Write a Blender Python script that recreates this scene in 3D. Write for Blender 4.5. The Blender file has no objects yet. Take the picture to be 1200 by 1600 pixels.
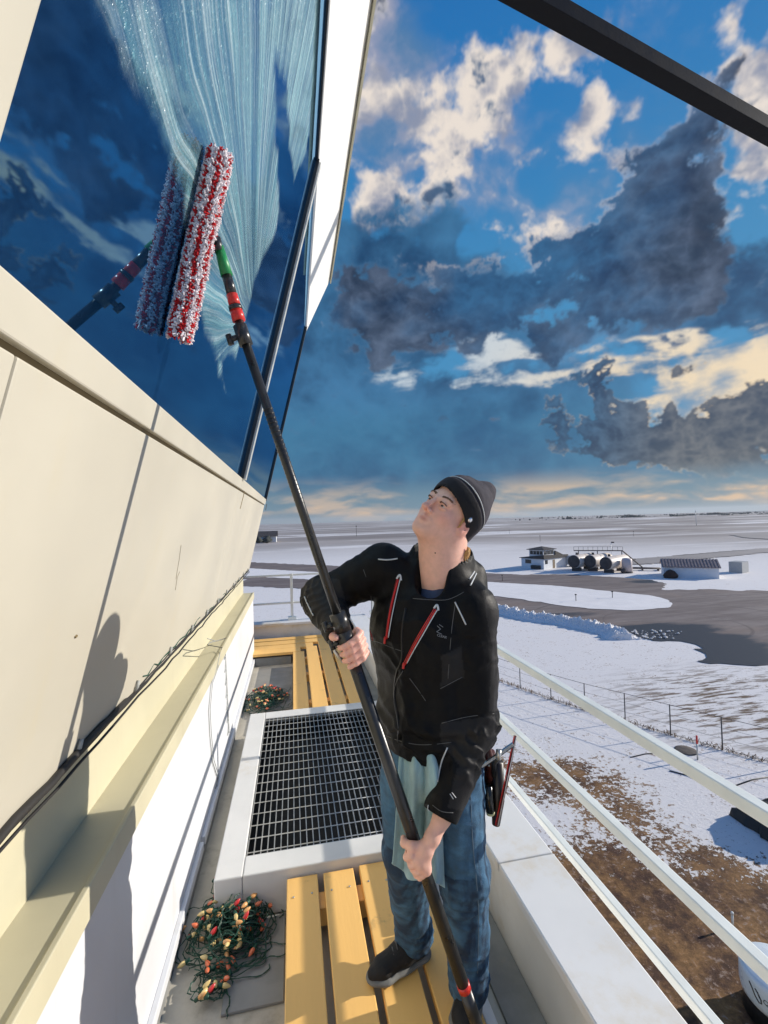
import bpy, bmesh, math, random
import numpy as np
from mathutils import Vector, Matrix, noise as mnoise
from mathutils.bvhtree import BVHTree
R = math.radians
random.seed(7)
# ------------------------------------------------------------------ camera
# world frame: X towards the railing, Y along the catwalk, Z up; lens at the origin
FPX = 707.0
yaw, pitch, roll = math.atan(143/707), math.atan(13/707), math.atan(.0275)
FW = np.array([math.sin(yaw)*math.cos(pitch), math.cos(yaw)*math.cos(pitch), math.sin(pitch)])
_r0 = np.array([math.cos(yaw), -math.sin(yaw), 0.]); _u0 = np.cross(_r0, FW)
RT = math.cos(roll)*_r0 - math.sin(roll)*_u0; UP = np.cross(RT, FW)
scene = bpy.context.scene
cd = bpy.data.cameras.new('camera'); cam = bpy.data.objects.new('camera', cd)
scene.collection.objects.link(cam); scene.camera = cam
M_ = Matrix(((RT[0], UP[0], -FW[0]), (RT[1], UP[1], -FW[1]), (RT[2], UP[2], -FW[2])))
cam.matrix_world = M_.to_4x4()
cd.sensor_fit = 'VERTICAL'; cd.sensor_height = 24; cd.lens = 24*FPX/1600
cd.clip_start = .05; cd.clip_end = 30000
scene.render.resolution_x = 768; scene.render.resolution_y = 1024
scene.view_settings.view_transform = 'Standard'; scene.view_settings.look = 'None'
scene.view_settings.gamma = 1; scene.view_settings.exposure = 0.1
try: scene.view_settings.use_curve_mapping = False
except Exception: pass
# ------------------------------------------------------------------ sun
SUN = np.array([1, .035, .375]); SUN /= np.linalg.norm(SUN)
sun_el = math.asin(SUN[2]); sun_az = math.atan2(SUN[0], SUN[1])
ld = bpy.data.lights.new('sun', 'SUN'); ld.energy = 5.0; ld.angle = R(.5); ld.color = (1, .93, .83)
lo = bpy.data.objects.new('sun', ld); scene.collection.objects.link(lo)
lo.rotation_euler = Vector(-SUN).to_track_quat('-Z', 'Y').to_euler()
# ------------------------------------------------------------------ survey helpers: a sight line and where it meets real surfaces
def ray(px, py): return FW + RT*(px-600)/FPX - UP*(py-800)/FPX
def at(px, py, d): return ray(px, py)*d
def onp(px, py, n, c):
    v = ray(px, py); return v*(c/float(np.dot(np.array(n, float), v)))
GZ = -12.5
def gnd(px, py, z=GZ): return onp(px, py, (0, 0, 1), z)
def azel(px, py):
    v = ray(px, py); v = v/np.linalg.norm(v); return math.atan2(v[0], v[1]), math.asin(v[2])
# ------------------------------------------------------------------ node helper
class NT:
    def __init__(s, tree): s.t = tree; s.n = tree.nodes; s.l = tree.links
    def node(s, ty, **kw):
        n = s.n.new(ty)
        for k, v in kw.items(): setattr(n, k, v)
        return n
    def put(s, sock, v):
        if v is None: return
        if isinstance(v, bpy.types.NodeSocket): s.l.new(v, sock)
        elif isinstance(v, bpy.types.Node): s.l.new(v.outputs[0], sock)
        else:
            if sock.type == 'RGBA' and len(v) == 3: v = (*v, 1)
            sock.default_value = v
    def math(s, op, a, b=None, c=None, clamp=False):
        n = s.node('ShaderNodeMath', operation=op, use_clamp=clamp)
        s.put(n.inputs[0], a); s.put(n.inputs[1], b); s.put(n.inputs[2], c); return n.outputs[0]
    def vm(s, op, a, b=None, scale=None):
        n = s.node('ShaderNodeVectorMath', operation=op)
        s.put(n.inputs[0], a); s.put(n.inputs[1], b)
        if scale is not None: s.put(n.inputs['Scale'], scale)
        return n.outputs['Value'] if op in ('DOT_PRODUCT', 'LENGTH', 'DISTANCE') else n.outputs[0]
    def mix(s, f, a, b, blend='MIX'):
        n = s.node('ShaderNodeMix', data_type='RGBA', blend_type=blend)
        s.put(n.inputs[0], f); s.put(n.inputs[6], a); s.put(n.inputs[7], b); return n.outputs[2]
    def noise(s, vec, scale, detail=4, rough=.5, dist=0, lac=2):
        n = s.node('ShaderNodeTexNoise'); s.put(n.inputs['Vector'], vec)
        n.inputs['Scale'].default_value = scale; n.inputs['Detail'].default_value = detail
        n.inputs['Roughness'].default_value = rough; n.inputs['Distortion'].default_value = dist
        n.inputs['Lacunarity'].default_value = lac
        return n.outputs['Fac']
    def ramp(s, v, a, b, lo=0., hi=1., smooth=True):
        n = s.node('ShaderNodeMapRange'); n.interpolation_type = 'SMOOTHSTEP' if smooth else 'LINEAR'
        s.put(n.inputs[0], v)
        for i, x in enumerate((a, b, lo, hi)): s.put(n.inputs[1+i], x)
        return n.outputs[0]
    def mapping(s, vec, scale=(1, 1, 1), rot=(0, 0, 0), loc=(0, 0, 0)):
        n = s.node('ShaderNodeMapping'); s.put(n.inputs[0], vec)
        n.inputs['Location'].default_value = loc; n.inputs['Rotation'].default_value = rot; n.inputs['Scale'].default_value = scale
        return n.outputs[0]
    def gauss(s, vec, c, sz):            # soft blob, 1 at c
        d = s.vm('MULTIPLY', s.vm('SUBTRACT', vec, c), tuple(1/x for x in sz))
        return s.math('EXPONENT', s.math('MULTIPLY', s.vm('DOT_PRODUCT', d, d), -1.))
# ------------------------------------------------------------------ sky: Nishita air under clouds computed by direction
# ---- cloud painting by direction (azimuth, elevation), all from noise
_tab = {}
def _lat(seed):
    if seed not in _tab: _tab[seed] = np.random.RandomState(seed).rand(256, 256).astype(np.float32)
    return _tab[seed]
def vnoise(x, y, seed):
    T = _lat(seed); xi = np.floor(x).astype(np.int32); yi = np.floor(y).astype(np.int32)
    fx = (x-xi).astype(np.float32); fy = (y-yi).astype(np.float32); fx = fx*fx*fx*(fx*(fx*6-15)+10); fy = fy*fy*fy*(fy*(fy*6-15)+10)
    xi &= 255; yi &= 255; x1 = (xi+1) & 255; y1 = (yi+1) & 255
    a = T[yi, xi]; b = T[yi, x1]; c = T[y1, xi]; d = T[y1, x1]
    return (a+(b-a)*fx)+((c+(d-c)*fx)-(a+(b-a)*fx))*fy
def fbm(x, y, s, octv=7, seed=1, rough=.52, billow=False):
    o = 0; amp = 1; tot = 0; ca, sa = math.cos(.6), math.sin(.6); x = x*s; y = y*s
    for k in range(octv):
        n = vnoise(x+17.3*k, y+9.1*k, seed+k)
        if billow: n = 1-np.abs(2*n-1)*1.15
        o = o+n*amp; tot += amp; amp *= rough; x, y = (x*ca-y*sa)*2.03, (x*sa+y*ca)*2.03
    return o/tot
def sstep(a, b, v):
    t = np.clip((v-a)/(b-a), 0, 1); return t*t*(3-2*t)
def lin(r, g, b): return np.array([((c/255+.055)/1.055)**2.4 if c > 10 else c/255/12.92 for c in (r, g, b)], np.float32)
def lerp(a, b, t):
    t = np.asarray(t)[..., None]; return a*(1-t)+b*t
_F0 = np.array([math.sin(.22), math.cos(.22), 0]); _R0 = np.array([math.cos(.22), -math.sin(.22), 0])
def stereo(v): k = 2/(1+v@_F0+1e-3); return (v@_R0)*k, v[..., 2]*k      # angle preserving map of the sky, centred down the catwalk
def sky_color(v):
    az = np.arctan2(v[..., 0], v[..., 1]).astype(np.float32); el = np.arcsin(np.clip(v[..., 2], -1, 1)).astype(np.float32)
    SX, SY = stereo(v); SX = np.clip(SX, -9, 9).astype(np.float32); SY = np.clip(SY, -9, 9).astype(np.float32)
    wx = fbm(SX, SY, 4, 4, 50)-.5; wy = fbm(SX, SY, 4, 4, 60)-.5
    def blobs(L, wamp=.10):
        o = 0; A = SX+wx*wamp; E_ = SY+wy*wamp
        for (px, py, sx, sy, w) in L:
            a, e = stereo(ray(px, py)/np.linalg.norm(ray(px, py))); q = 2/(1+math.hypot(1, math.hypot(px-600, py-800)/FPX))*1.0; o = o+w*np.exp(-((A-a)/(sx*q/FPX))**2-((E_-e)/(sy*q/FPX))**2)
        return o
    X = SX+wx*.06; Y = SY*1.2+wy*.06
    # clear air
    c = lerp(lin(90, 140, 170), lin(66, 140, 188), sstep(.02, .28, el)); c = lerp(c, lin(34, 116, 182), sstep(.35, .85, el)); c = lerp(c, lin(12, 74, 158), sstep(.75, 1.2, el))
    away = sstep(.95, 1.5, np.abs(az-.25)); c = lerp(c, lin(26, 100, 176), away*.75)
    f1 = fbm(X+.012*fbm(X, Y, 40, 4, 7), Y+.012*fbm(X, Y, 40, 4, 8), 9, 9, 1, .58)
    pf = fbm(X, Y, 11, 7, 141, .55, True)      # cauliflower puffs
    f2 = fbm(X, Y, 5, 8, 11, .54, True); f3 = fbm(X*1.0, Y, 22, 6, 21, .6); fs = fbm(az+wx*.05, el*5+wy*.3, 6, 7, 31, .55)
    soft = fbm(X, Y, 2.6, 5, 41, .5)
    # soft grey high veil, upper left and lower left
    v = blobs([(620, 40, 90, 110, .75), (600, 190, 100, 120, .65), (560, 60, 60, 90, .5), (1130, 60, 110, 60, .2), (700, 300, 150, 60, .2)])+(soft-.5)*1.6+(f1-.5)*.9
    c = lerp(c, lerp(lin(96, 130, 165), lin(170, 168, 182), sstep(.35, .65, f1)), sstep(.10, .75, v)*.72)
    # white broken cumulus
    d = blobs([(800, 120, 90, 26, .40), (740, 180, 40, 40, .44), (900, 90, 50, 40, .34), (925, 180, 26, 90, .50), (870, 250, 44, 26, .42), (660, 270, 60, 30, .34), (640, 165, 44, 34, .30), (590, 320, 55, 45, .62), (615, 170, 40, 34, .45), (670, 190, 30, 20, .4),
               (650, 360, 40, 24, .46), (770, 370, 70, 22, .52), (1120, 70, 22, 34, .65), (1185, 120, 40, 60, .55), (1190, 260, 50, 90, .62), (1150, 370, 80, 36, .40), (960, 270, 40, 90, .45), (1010, 160, 70, 30, .4), (700, 230, 60, 20, .2), (560, 230, 40, 60, .3)])
    dd = d*1.05-.05+(f1-.52)*2.7+(f3-.5)*.55-.30
    lit = sstep(-.5, .6, (pf-.62)*2.2+(f3-.5)*.8+.25)
    c = lerp(c, lerp(lin(140, 148, 170), lin(238, 226, 214), lit), sstep(-.14, .40, dd))
    # pale bright band under the big cloud and the glow at right
    b = blobs([(700, 572, 100, 18, .55), (820, 592, 150, 13, .48), (1010, 570, 170, 30, .58), (640, 560, 60, 22, .2), (1150, 620, 90, 70, .9), (1080, 660, 90, 50, .6), (760, 530, 60, 24, .25), (1200, 560, 80, 40, .4)], .05)
    bb = (b+(fs-.5)*1.7+(f1-.5)*1.9-.06)*sstep(.04, .25, b)+(fs-.5)*.3
    # middle-low blue decks
    dk = blobs([(600, 430, 140, 80, 1.2), (700, 480, 130, 60, .8), (520, 540, 170, 150, 1.1), (480, 450, 100, 120, .7), (860, 620, 160, 40, .2), (1130, 430, 130, 60, .42), (1180, 360, 60, 40, .2), (1130, 500, 130, 50, .7), (1160, 440, 90, 60, .6), (700, 350, 60, 40, .3), (820, 620, 200, 40, .4)])
    low = sstep(.33, .25, el+(f1-.5)*.12)*(1-.75*sstep(.55, .8, az)*sstep(.11, .15, el))
    dl = np.maximum(dk+(f1-.5)*1.9+(f2-.5)*.8-.30, low*1.2-.35+(f1-.5)*.8)
    tone = sstep(.15, .85, f2*.35+f1*.5+pf*.35-.12+(soft-.5)*.5)
    blue = lerp(lin(14, 58, 98), lin(62, 120, 164), tone)
    blue_low = lerp(lin(20, 78, 122), lin(56, 118, 156), tone); blue_low = lerp(blue_low, lin(84, 122, 146), sstep(.10, .035, el)*.8)
    blue = lerp(blue, blue_low, sstep(.30, .18, el))
    away2 = sstep(.9, 1.3, np.abs(az-.25))
    dl = dl-.6*sstep(.50, .62, el)
    c = lerp(c, blue, sstep(-.05, .40, dl)*(1-away2*.65))
    gcol = lerp(lin(205, 214, 220), lin(248, 224, 186), sstep(.35, .75, az)*sstep(.45, .25, el)); gcol = lerp(gcol, lin(120, 148, 176), sstep(.62, .40, f1*.6+pf*.2+fs*.25)*.95)
    c = lerp(c, gcol, sstep(.12, .62, bb)*(1-away2)*.95)
    # big slate clouds: density built at several warps so the edges fray instead of tracing one outline
    q1 = fbm(X*1.3+3, Y*1.3, 14, 8, 151, .60); q2 = fbm(X+.05*(pf-.6), Y+.05*(f1-.5), 26, 6, 161, .58, True)
    L = [(930, 440, 130, 75, 1.05), (800, 450, 80, 50, .80), (1030, 430, 95, 80, .85), (985, 310, 65, 85, .80), (1060, 215, 80, 50, .72), (1010, 510, 90, 30, .6), (1130, 120, 50, 26, .45), (850, 550, 24, 42, .70), (725, 425, 30, 34, .35), (640, 420, 80, 40, .45), (575, 410, 60, 50, .50), (1170, 460, 60, 40, .35), (600, 480, 110, 50, .55), (690, 480, 60, 45, .45), (540, 450, 70, 60, .5), (660, 515, 70, 26, .35)]
    B0 = blobs(L, .26)*.75+blobs(L, .10)*.25
    D0 = B0+(f1-.5)*2.2+(q1-.5)*1.3+(q2-.6)*.8-.36-.25*(1-sstep(.1, .45, B0))
    cover = sstep(-.18, .34, D0)
    lum = (q1-.5)*1.9+(pf-.62)*1.1+(q2-.6)*1.0+(soft-.5)*1.7+.35*sstep(.5, .0, D0)-.10
    dark = lerp(lin(22, 38, 62), lin(96, 112, 138), sstep(-1.05, 1.25, lum))
    teal = lerp(lin(8, 48, 88), lin(50, 104, 148), sstep(-1.05, 1.25, lum))
    mixt = sstep(.35, .85, soft+(f1-.5)*.6+.5*np.exp(-((az-.50)/.13)**2-((el-.50)/.10)**2)+.45*sstep(.18, -.02, az)-.08)
    body = lerp(dark, teal, mixt)
    topl = sstep(-.35, .45, (blobs([(930, 330, 170, 60, .8), (1080, 120, 120, 60, .6), (780, 380, 60, 26, .5)], .2)+(q1-.5)*1.6-.3))
    edge = lerp(lin(70, 112, 150), lin(228, 214, 204), topl*sstep(.30, .42, el))
    c = lerp(c, lerp(edge, body, sstep(-.05, .26, D0)), cover*(1-away2)*.97)
    # low dark cumulus at right, heaped tops against the glow
    L2 = [(955, 615, 26, 40, .95), (985, 690, 75, 34, .95), (935, 700, 40, 30, .5), (1150, 690, 90, 40, 1.05), (1060, 695, 40, 24, .6), (1075, 590, 46, 12, .50), (1180, 645, 36, 28, .5), (860, 670, 24, 44, .80), (700, 640, 60, 18, .30), (1000, 720, 90, 20, .5), (1150, 735, 90, 20, .4), (640, 600, 60, 26, .25), (1050, 655, 14, 20, .5), (910, 600, 20, 16, .4), (1000, 640, 20, 24, .4)]
    p1 = fbm(X, Y, 24, 6, 71, .56, True); p2 = fbm(X*1.1, Y*1.1, 60, 5, 171, .55, True)
    B1 = blobs(L2, .10); D1 = B1+(p1-.6)*1.0+(p2-.6)*.4+(q1-.5)*.8-.35-.3*(1-sstep(.12, .42, B1))
    l1 = (p1-.6)*1.8+(p2-.6)*1.2+(q1-.5)*1.4+(soft-.5)
    dcol = lerp(lin(10, 46, 82), lin(56, 98, 134), sstep(-1.0, 1.1, l1)); dcol = lerp(dcol, lerp(lin(36, 52, 78), lin(108, 110, 116), sstep(-1.0, 1.2, l1)), sstep(.60, .80, az))
    rimw = sstep(.45, .7, az)*sstep(.16, .0, D1)*sstep(.40, .60, q1)
    c = lerp(c, lerp(dcol, lin(252, 222, 176), rimw*.8), sstep(-.05, .13, D1)*(1-away2)*sstep(.05, .095, el+(f1-.5)*.04))
    # band over the horizon: pale streaks, cream puffs
    hz = sstep(.105, .03, el)
    pl = sstep(.46, .70, fs+.08*np.exp(-((az-azel(520, 785)[0])/.12)**2)+.05*sstep(.4, .7, az))
    c = lerp(c, lin(112, 142, 160), hz*.55); c = lerp(c, lin(206, 182, 160), hz*pl*.85*sstep(.0, .02, el))
    c = lerp(c, lin(226, 190, 150), sstep(.62, .72, fs+.12*np.exp(-((az-azel(1100, 778)[0])/.12)**2))*sstep(.075, .04, el)*.8)
    c = lerp(c, lin(150, 160, 166), sstep(.022, .0, el)*.7)
    # scattered cloud everywhere else (behind and overhead)
    sc_ = sstep(.54, .68, fbm(az, el, 3.2, 6, 91, .55))*away2
    c = lerp(c, lerp(lin(120, 140, 165), lin(225, 222, 220), sstep(.4, .6, f1)), sc_*.35)
    c = lerp(c, lin(165, 170, 180), sstep(.0, -.03, el))
    return c

W = bpy.data.worlds.new('World'); scene.world = W; W.use_nodes = True
def build_world():
    w_, h_ = 3072, 1536; im = bpy.data.images.new('cloud_map', w_, h_, float_buffer=True, is_data=True)
    px = np.zeros((h_, w_, 4), np.float32); px[..., 3] = 1
    r0_ = int(h_*.47); ph = (np.arange(w_)+.5)/w_; th = ((np.arange(r0_, h_)+.5)/h_-.5)*math.pi
    PH, TH = np.meshgrid(-(ph-.5)*2*math.pi, th)
    v = np.stack([np.cos(PH)*np.cos(TH), np.sin(PH)*np.cos(TH), np.sin(TH)], -1)
    px[r0_:, :, :3] = sky_color(v); px[:r0_, :, :3] = lin(165, 170, 180)
    im.pixels.foreach_set(px.ravel()); im.pack()
    N = NT(W.node_tree); N.n.clear()
    out = N.node('ShaderNodeOutputWorld'); bg = N.node('ShaderNodeBackground'); bg.inputs[1].default_value = .12; N.l.new(bg.outputs[0], out.inputs[0])
    sky = N.node('ShaderNodeTexSky', sky_type='NISHITA'); sky.sun_disc = False; sky.sun_elevation = sun_el; sky.sun_rotation = sun_az
    env = N.node('ShaderNodeTexEnvironment'); env.image = im; env.interpolation = 'Cubic'
    tc = N.node('ShaderNodeTexCoord'); N.l.new(tc.outputs['Generated'], env.inputs[0])
    cl = N.vm('SCALE', env.outputs[0], scale=7.9)
    N.put(bg.inputs[0], N.mix(.06, cl, sky.outputs[0]))
build_world()
# ------------------------------------------------------------------ materials
MATS = {}
def mat(name, base, rough=.6, metal=0, var=.12, scale=6, bump=0, bscale=60, spec=.5, coat=0, sheen=0, dirt=None, dscale=3, dlo=.55, dhi=.75, attr=None, stretch=(1, 1, 1), sss=0, streak=0):
    if name in MATS: return MATS[name]
    m = bpy.data.materials.new(name); m.use_nodes = True; N = NT(m.node_tree)
    b = N.n['Principled BSDF']; tc = N.node('ShaderNodeTexCoord').outputs['Object']
    co = N.mapping(tc, scale=stretch)
    n = N.noise(co, scale, 5, .6)
    if attr:
        base = N.node('ShaderNodeAttribute', attribute_name=attr).outputs['Color']
        lo_ = N.mix(1., base, (1-var,)*3, 'MULTIPLY'); hi_ = N.mix(1., base, (1+var,)*3, 'MULTIPLY')
    else:
        lo_ = tuple(c*(1-var) for c in base); hi_ = tuple(min(1, c*(1+var)) for c in base)
    c = N.mix(N.ramp(n, .3, .7), lo_, hi_)
    if dirt: c = N.mix(N.math('MULTIPLY', N.ramp(N.noise(tc, dscale, 8, .7), dlo, dhi), .7), c, dirt)
    if streak: c = N.mix(N.math('MULTIPLY', N.ramp(N.noise(N.mapping(tc, scale=(5, 5, .45)), 1.6, 7, .65), .54, .80), streak), c, dirt)
    N.put(b.inputs['Base Color'], c)
    N.put(b.inputs['Roughness'], N.ramp(n, .2, .8, max(0.02, rough-.08), min(1, rough+.08)))
    b.inputs['Metallic'].default_value = metal; b.inputs['Specular IOR Level'].default_value = spec
    b.inputs['Coat Weight'].default_value = coat; b.inputs['Sheen Weight'].default_value = sheen
    if sss: b.inputs['Subsurface Weight'].default_value = sss; b.inputs['Subsurface Scale'].default_value = .02; b.inputs['Subsurface Radius'].default_value = (1, .4, .2)
    if bump:
        bn = N.node('ShaderNodeBump'); bn.inputs['Strength'].default_value = bump; bn.inputs['Distance'].default_value = .01
        N.put(bn.inputs['Height'], N.noise(co, bscale, 5, .6)); N.put(b.inputs['Normal'], bn.outputs[0])
    MATS[name] = m; return m
# ------------------------------------------------------------------ object helpers
col_ = scene.collection
def tag(o, label=None, cat=None, group=None, kind=None):
    if label: o['label'] = label
    if cat: o['category'] = cat
    if group: o['group'] = group
    if kind: o['kind'] = kind
    return o
def empty(name, loc=(0, 0, 0), label=None, cat=None, group=None, rz=0):
    o = bpy.data.objects.new(name, None); col_.objects.link(o); o.location = Vector([float(c) for c in loc]); o.rotation_euler = (0, 0, rz)
    o.empty_display_size = .1
    return tag(o, label, cat, group)
class MB:
    """collects verts and faces, then links them as one mesh object"""
    def __init__(s): s.v = []; s.f = []; s.sm = []
    def add(s, vs, fs, smooth=False):
        b = len(s.v); s.v += [tuple(float(c) for c in v) for v in vs]
        for f in fs: s.f.append([b+i for i in f]); s.sm.append(smooth)
        return s
    def hexa(s, p):      # 8 corners: bottom 4 ccw, top 4 ccw
        return s.add(p, [(3, 2, 1, 0), (4, 5, 6, 7), (0, 1, 5, 4), (1, 2, 6, 5), (2, 3, 7, 6), (3, 0, 4, 7)])
    def box(s, a, b):
        x0, y0, z0 = a; x1, y1, z1 = b
        return s.hexa([(x0, y0, z0), (x1, y0, z0), (x1, y1, z0), (x0, y1, z0), (x0, y0, z1), (x1, y0, z1), (x1, y1, z1), (x0, y1, z1)])
    def obox(s, o, ax, ay, az, lx, ly, lz):   # origin corner + axes
        o = np.array(o, float); ax, ay, az = [np.array(q, float) for q in (ax, ay, az)]
        c = [o, o+ax*lx, o+ax*lx+ay*ly, o+ay*ly]; return s.hexa(c+[q+az*lz for q in c])
    def tube(s, pts, rad, n=10, cap=True, square=False, closed=False):
        pts = [np.array(p, float) for p in pts]; m = len(pts)
        rads = rad if hasattr(rad, '__len__') else [rad]*m
        ref = None; rings = []
        for i, p in enumerate(pts):
            t = (pts[(i+1) % m]-pts[i-1]) if closed else (pts[min(i+1, m-1)]-pts[max(i-1, 0)])
            t = t/(np.linalg.norm(t)+1e-9)
            if ref is None:
                ref = np.array([0, 0, 1.]) if abs(t[2]) < .9 else np.array([1., 0, 0])
            ref = ref-t*np.dot(ref, t); ref /= (np.linalg.norm(ref)+1e-9); bi = np.cross(t, ref)
            ph = math.pi/4 if square else 0
            rings.append([p+rads[i]*(math.cos(ph+2*math.pi*k/n)*ref+math.sin(ph+2*math.pi*k/n)*bi) for k in range(n)])
        vs = [q for r_ in rings for q in r_]; fs = []
        for i in range(m if closed else m-1):
            for k in range(n):
                a = i*n+k; b = i*n+(k+1) % n; c = ((i+1) % m)*n+(k+1) % n; d = ((i+1) % m)*n+k
                fs.append((a, b, c, d))
        if cap and not closed: fs += [tuple(range(n))[::-1], tuple((m-1)*n+k for k in range(n))]
        return s.add(vs, fs, smooth=not square and n > 5)
    def bar(s, a, b, w):        # square section
        return s.tube([a, b], w*.7071, 4, square=True)
    def lathe(s, prof, c=(0, 0, 0), n=24, axis=None):
        c = np.array(c, float); A = np.array([0, 0, 1.]) if axis is None else np.array(axis, float)/np.linalg.norm(axis)
        r_ = np.array([1., 0, 0]) if abs(A[0]) < .9 else np.array([0, 1., 0]); X = np.cross(r_, A); X /= np.linalg.norm(X); Y = np.cross(A, X)
        vs = []; fs = []
        for (r0, z0) in prof:
            vs += [c+A*z0+r0*(math.cos(2*math.pi*k/n)*X+math.sin(2*math.pi*k/n)*Y) for k in range(n)]
        for i in range(len(prof)-1):
            for k in range(n): fs.append((i*n+k, i*n+(k+1) % n, (i+1)*n+(k+1) % n, (i+1)*n+k))
        fs += [tuple(range(n))[::-1], tuple((len(prof)-1)*n+k for k in range(n))]
        return s.add(vs, fs, True)
    def build(s, name, m, parent=None, bevel=0, kind=None, bseg=2):
        me = bpy.data.meshes.new(name); me.from_pydata(s.v, [], s.f); me.validate()
        if len(me.polygons) == len(s.sm): me.polygons.foreach_set('use_smooth', s.sm)
        bm = bmesh.new(); bm.from_mesh(me); bmesh.ops.recalc_face_normals(bm, faces=bm.faces); bm.to_mesh(me); bm.free()
        return finish(me, name, m, parent, bevel, kind, bseg)
def finish(me, name, m, parent=None, bevel=0, kind=None, bseg=2):
    o = bpy.data.objects.new(name, me); col_.objects.link(o)
    for q in (m if isinstance(m, (list, tuple)) else [m]): me.materials.append(q)
    if parent is not None:
        o.parent = parent
        o.matrix_parent_inverse = Matrix.LocRotScale(parent.location, parent.rotation_euler, None).inverted() if parent.parent is None and parent.type == 'EMPTY' else Matrix()
    if bevel:
        bv = o.modifiers.new('bevel', 'BEVEL'); bv.width = bevel; bv.segments = bseg; bv.limit_method = 'ANGLE'; bv.angle_limit = R(40)
    if kind: o['kind'] = kind
    return o
def text(name, s, size, m, parent, loc, xa, ya, depth=.001):
    cu = bpy.data.curves.new(name, 'FONT'); cu.body = s; cu.size = size; cu.extrude = depth; cu.align_x = 'CENTER'; cu.align_y = 'CENTER'
    tmp = bpy.data.objects.new('t', cu); col_.objects.link(tmp)
    dg = bpy.context.evaluated_depsgraph_get(); me = bpy.data.meshes.new_from_object(tmp.evaluated_get(dg)); bpy.data.objects.remove(tmp)
    xa = Vector([float(c) for c in xa]).normalized(); ya = Vector([float(c) for c in ya]); ya = (ya-xa*ya.dot(xa)).normalized(); za = xa.cross(ya)
    mt = Matrix((xa, ya, za)).transposed().to_4x4(); mt.translation = Vector([float(c) for c in loc]); me.transform(mt)
    return finish(me, name, m, parent)
# ------------------------------------------------------------------ palette
M = dict(
 beige=mat('beige_panel_paint', (.51, .475, .385), .45, var=.045, scale=1.5, bump=.05, bscale=7, streak=.45, dirt=(.52, .46, .32), dscale=1.3, dlo=.62, dhi=.9),
 cream=mat('cream_ledge_paint', (.54, .50, .35), .5, var=.05, scale=2, streak=.4, bump=.04, bscale=12, dirt=(.42, .36, .24), dscale=2, dlo=.6, dhi=.85),
 white=mat('white_wall_paint', (.66, .67, .69), .5, var=.03, scale=2, bump=.04, bscale=14, streak=.4, dirt=(.5, .48, .42), dscale=1.5, dlo=.66, dhi=.95),
 fascia=mat('white_fascia', (.86, .85, .80), .4, var=.02),
 curb=mat('curb_paint', (.70, .69, .66), .55, var=.05, scale=3, dirt=(.50, .40, .25), dscale=2.4, dlo=.55, dhi=.8, bump=.05, bscale=30),
 parapet=mat('parapet_coating', (.72, .72, .72), .6, var=.04, scale=2, dirt=(.60, .50, .34), dscale=1.3, dlo=.52, dhi=.7),
 deck=mat('roof_deck', (.50, .46, .38), .7, var=.12, scale=3, dirt=(.18, .15, .10), dscale=4, dlo=.5, dhi=.75, bump=.1, bscale=40),
 gutter=mat('gutter_membrane', (.22, .22, .21), .7, var=.2, scale=4, dirt=(.35, .30, .2), dscale=3),
 yellow=mat('yellow_board_paint', (.93, .55, .17), .5, var=.06, scale=3, bump=.12, bscale=30, stretch=(1, .12, 1), dirt=(.40, .26, .11), dscale=5, dlo=.60, dhi=.74),
 galv=mat('galvanised_steel', (.52, .52, .50), .38, metal=.8, var=.15, scale=20),
 dark=mat('shaft_shade_black', (.012, .012, .012), .9),
 rail=mat('white_rail_paint', (.78, .80, .76), .35, var=.05, scale=8, dirt=(.45, .48, .40), dscale=10, dlo=.62, dhi=.8),
 gasket=mat('black_gasket', (.02, .022, .025), .45),
 alu=mat('mullion_aluminium', (.62, .62, .58), .38, metal=.45, var=.1, scale=12),
 groove=mat('brown_sealant', (.20, .15, .07), .7),
 black=mat('black_steel_paint', (.012, .013, .015), .4, var=.3, scale=15),
 cable=mat('black_cable', (.02, .018, .016), .6),
 wire=mat('christmas_green_wire', (.008, .06, .035), .5),
 wirelt=mat('grey_wire', (.35, .36, .34), .5),
)
# ================================================================== THE TOWER CAB AND ITS CATWALK
# leaning outer plane of the cab:  X - .25 Z = -.435
def wallx(z, off=0): return -.435+.25*z+off
NL = np.array([1, 0, -.25])/math.sqrt(1+.0625)          # outward normal of the leaning wall
SL = np.array([.25, 0, 1])/math.sqrt(1.0625)            # up along the slope
Y0, Y1 = -1.6, 6.35
tower = empty('control_tower', (-1.5, 2, -1.8), 'cream and white control tower cab with outward leaning blue windows beside the catwalk', 'tower')
def slab(z0, z1, ya, yb, t0, t1):                       # slab between heights on the leaning plane, from offset t0 to t1 along the normal
    m = MB(); q = []
    for t in (t0, t1):
        for (y, z) in ((ya, z0), (yb, z0), (yb, z1), (ya, z1)): q.append(np.array([wallx(z), y, z])+NL*t)
    m.hexa([q[0], q[1], q[5], q[4], q[3], q[2], q[6], q[7]]); return m
slab(-.62, .245, Y0, 1.268-.55, -.12, 0).build('wall_panel', M['beige'], tower, .004)
slab(-.62, .245, .722, 3.40, -.12, 0).build('wall_panel', M['beige'], tower, .004)
slab(-.62, .245, 3.404, Y1, -.12, 0).build('wall_panel', M['beige'], tower, .004)
slab(.245, .258, Y0, Y1-.01, -.1, -.012).build('sealant_groove', M['groove'], tower)
slab(.258, .330, Y0, 3.40, -.12, .008).build('window_sill', M['beige'], tower, .004)
slab(.258, .330, 3.404, Y1+.005, -.12, .008).build('window_sill', M['beige'], tower, .004)
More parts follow.
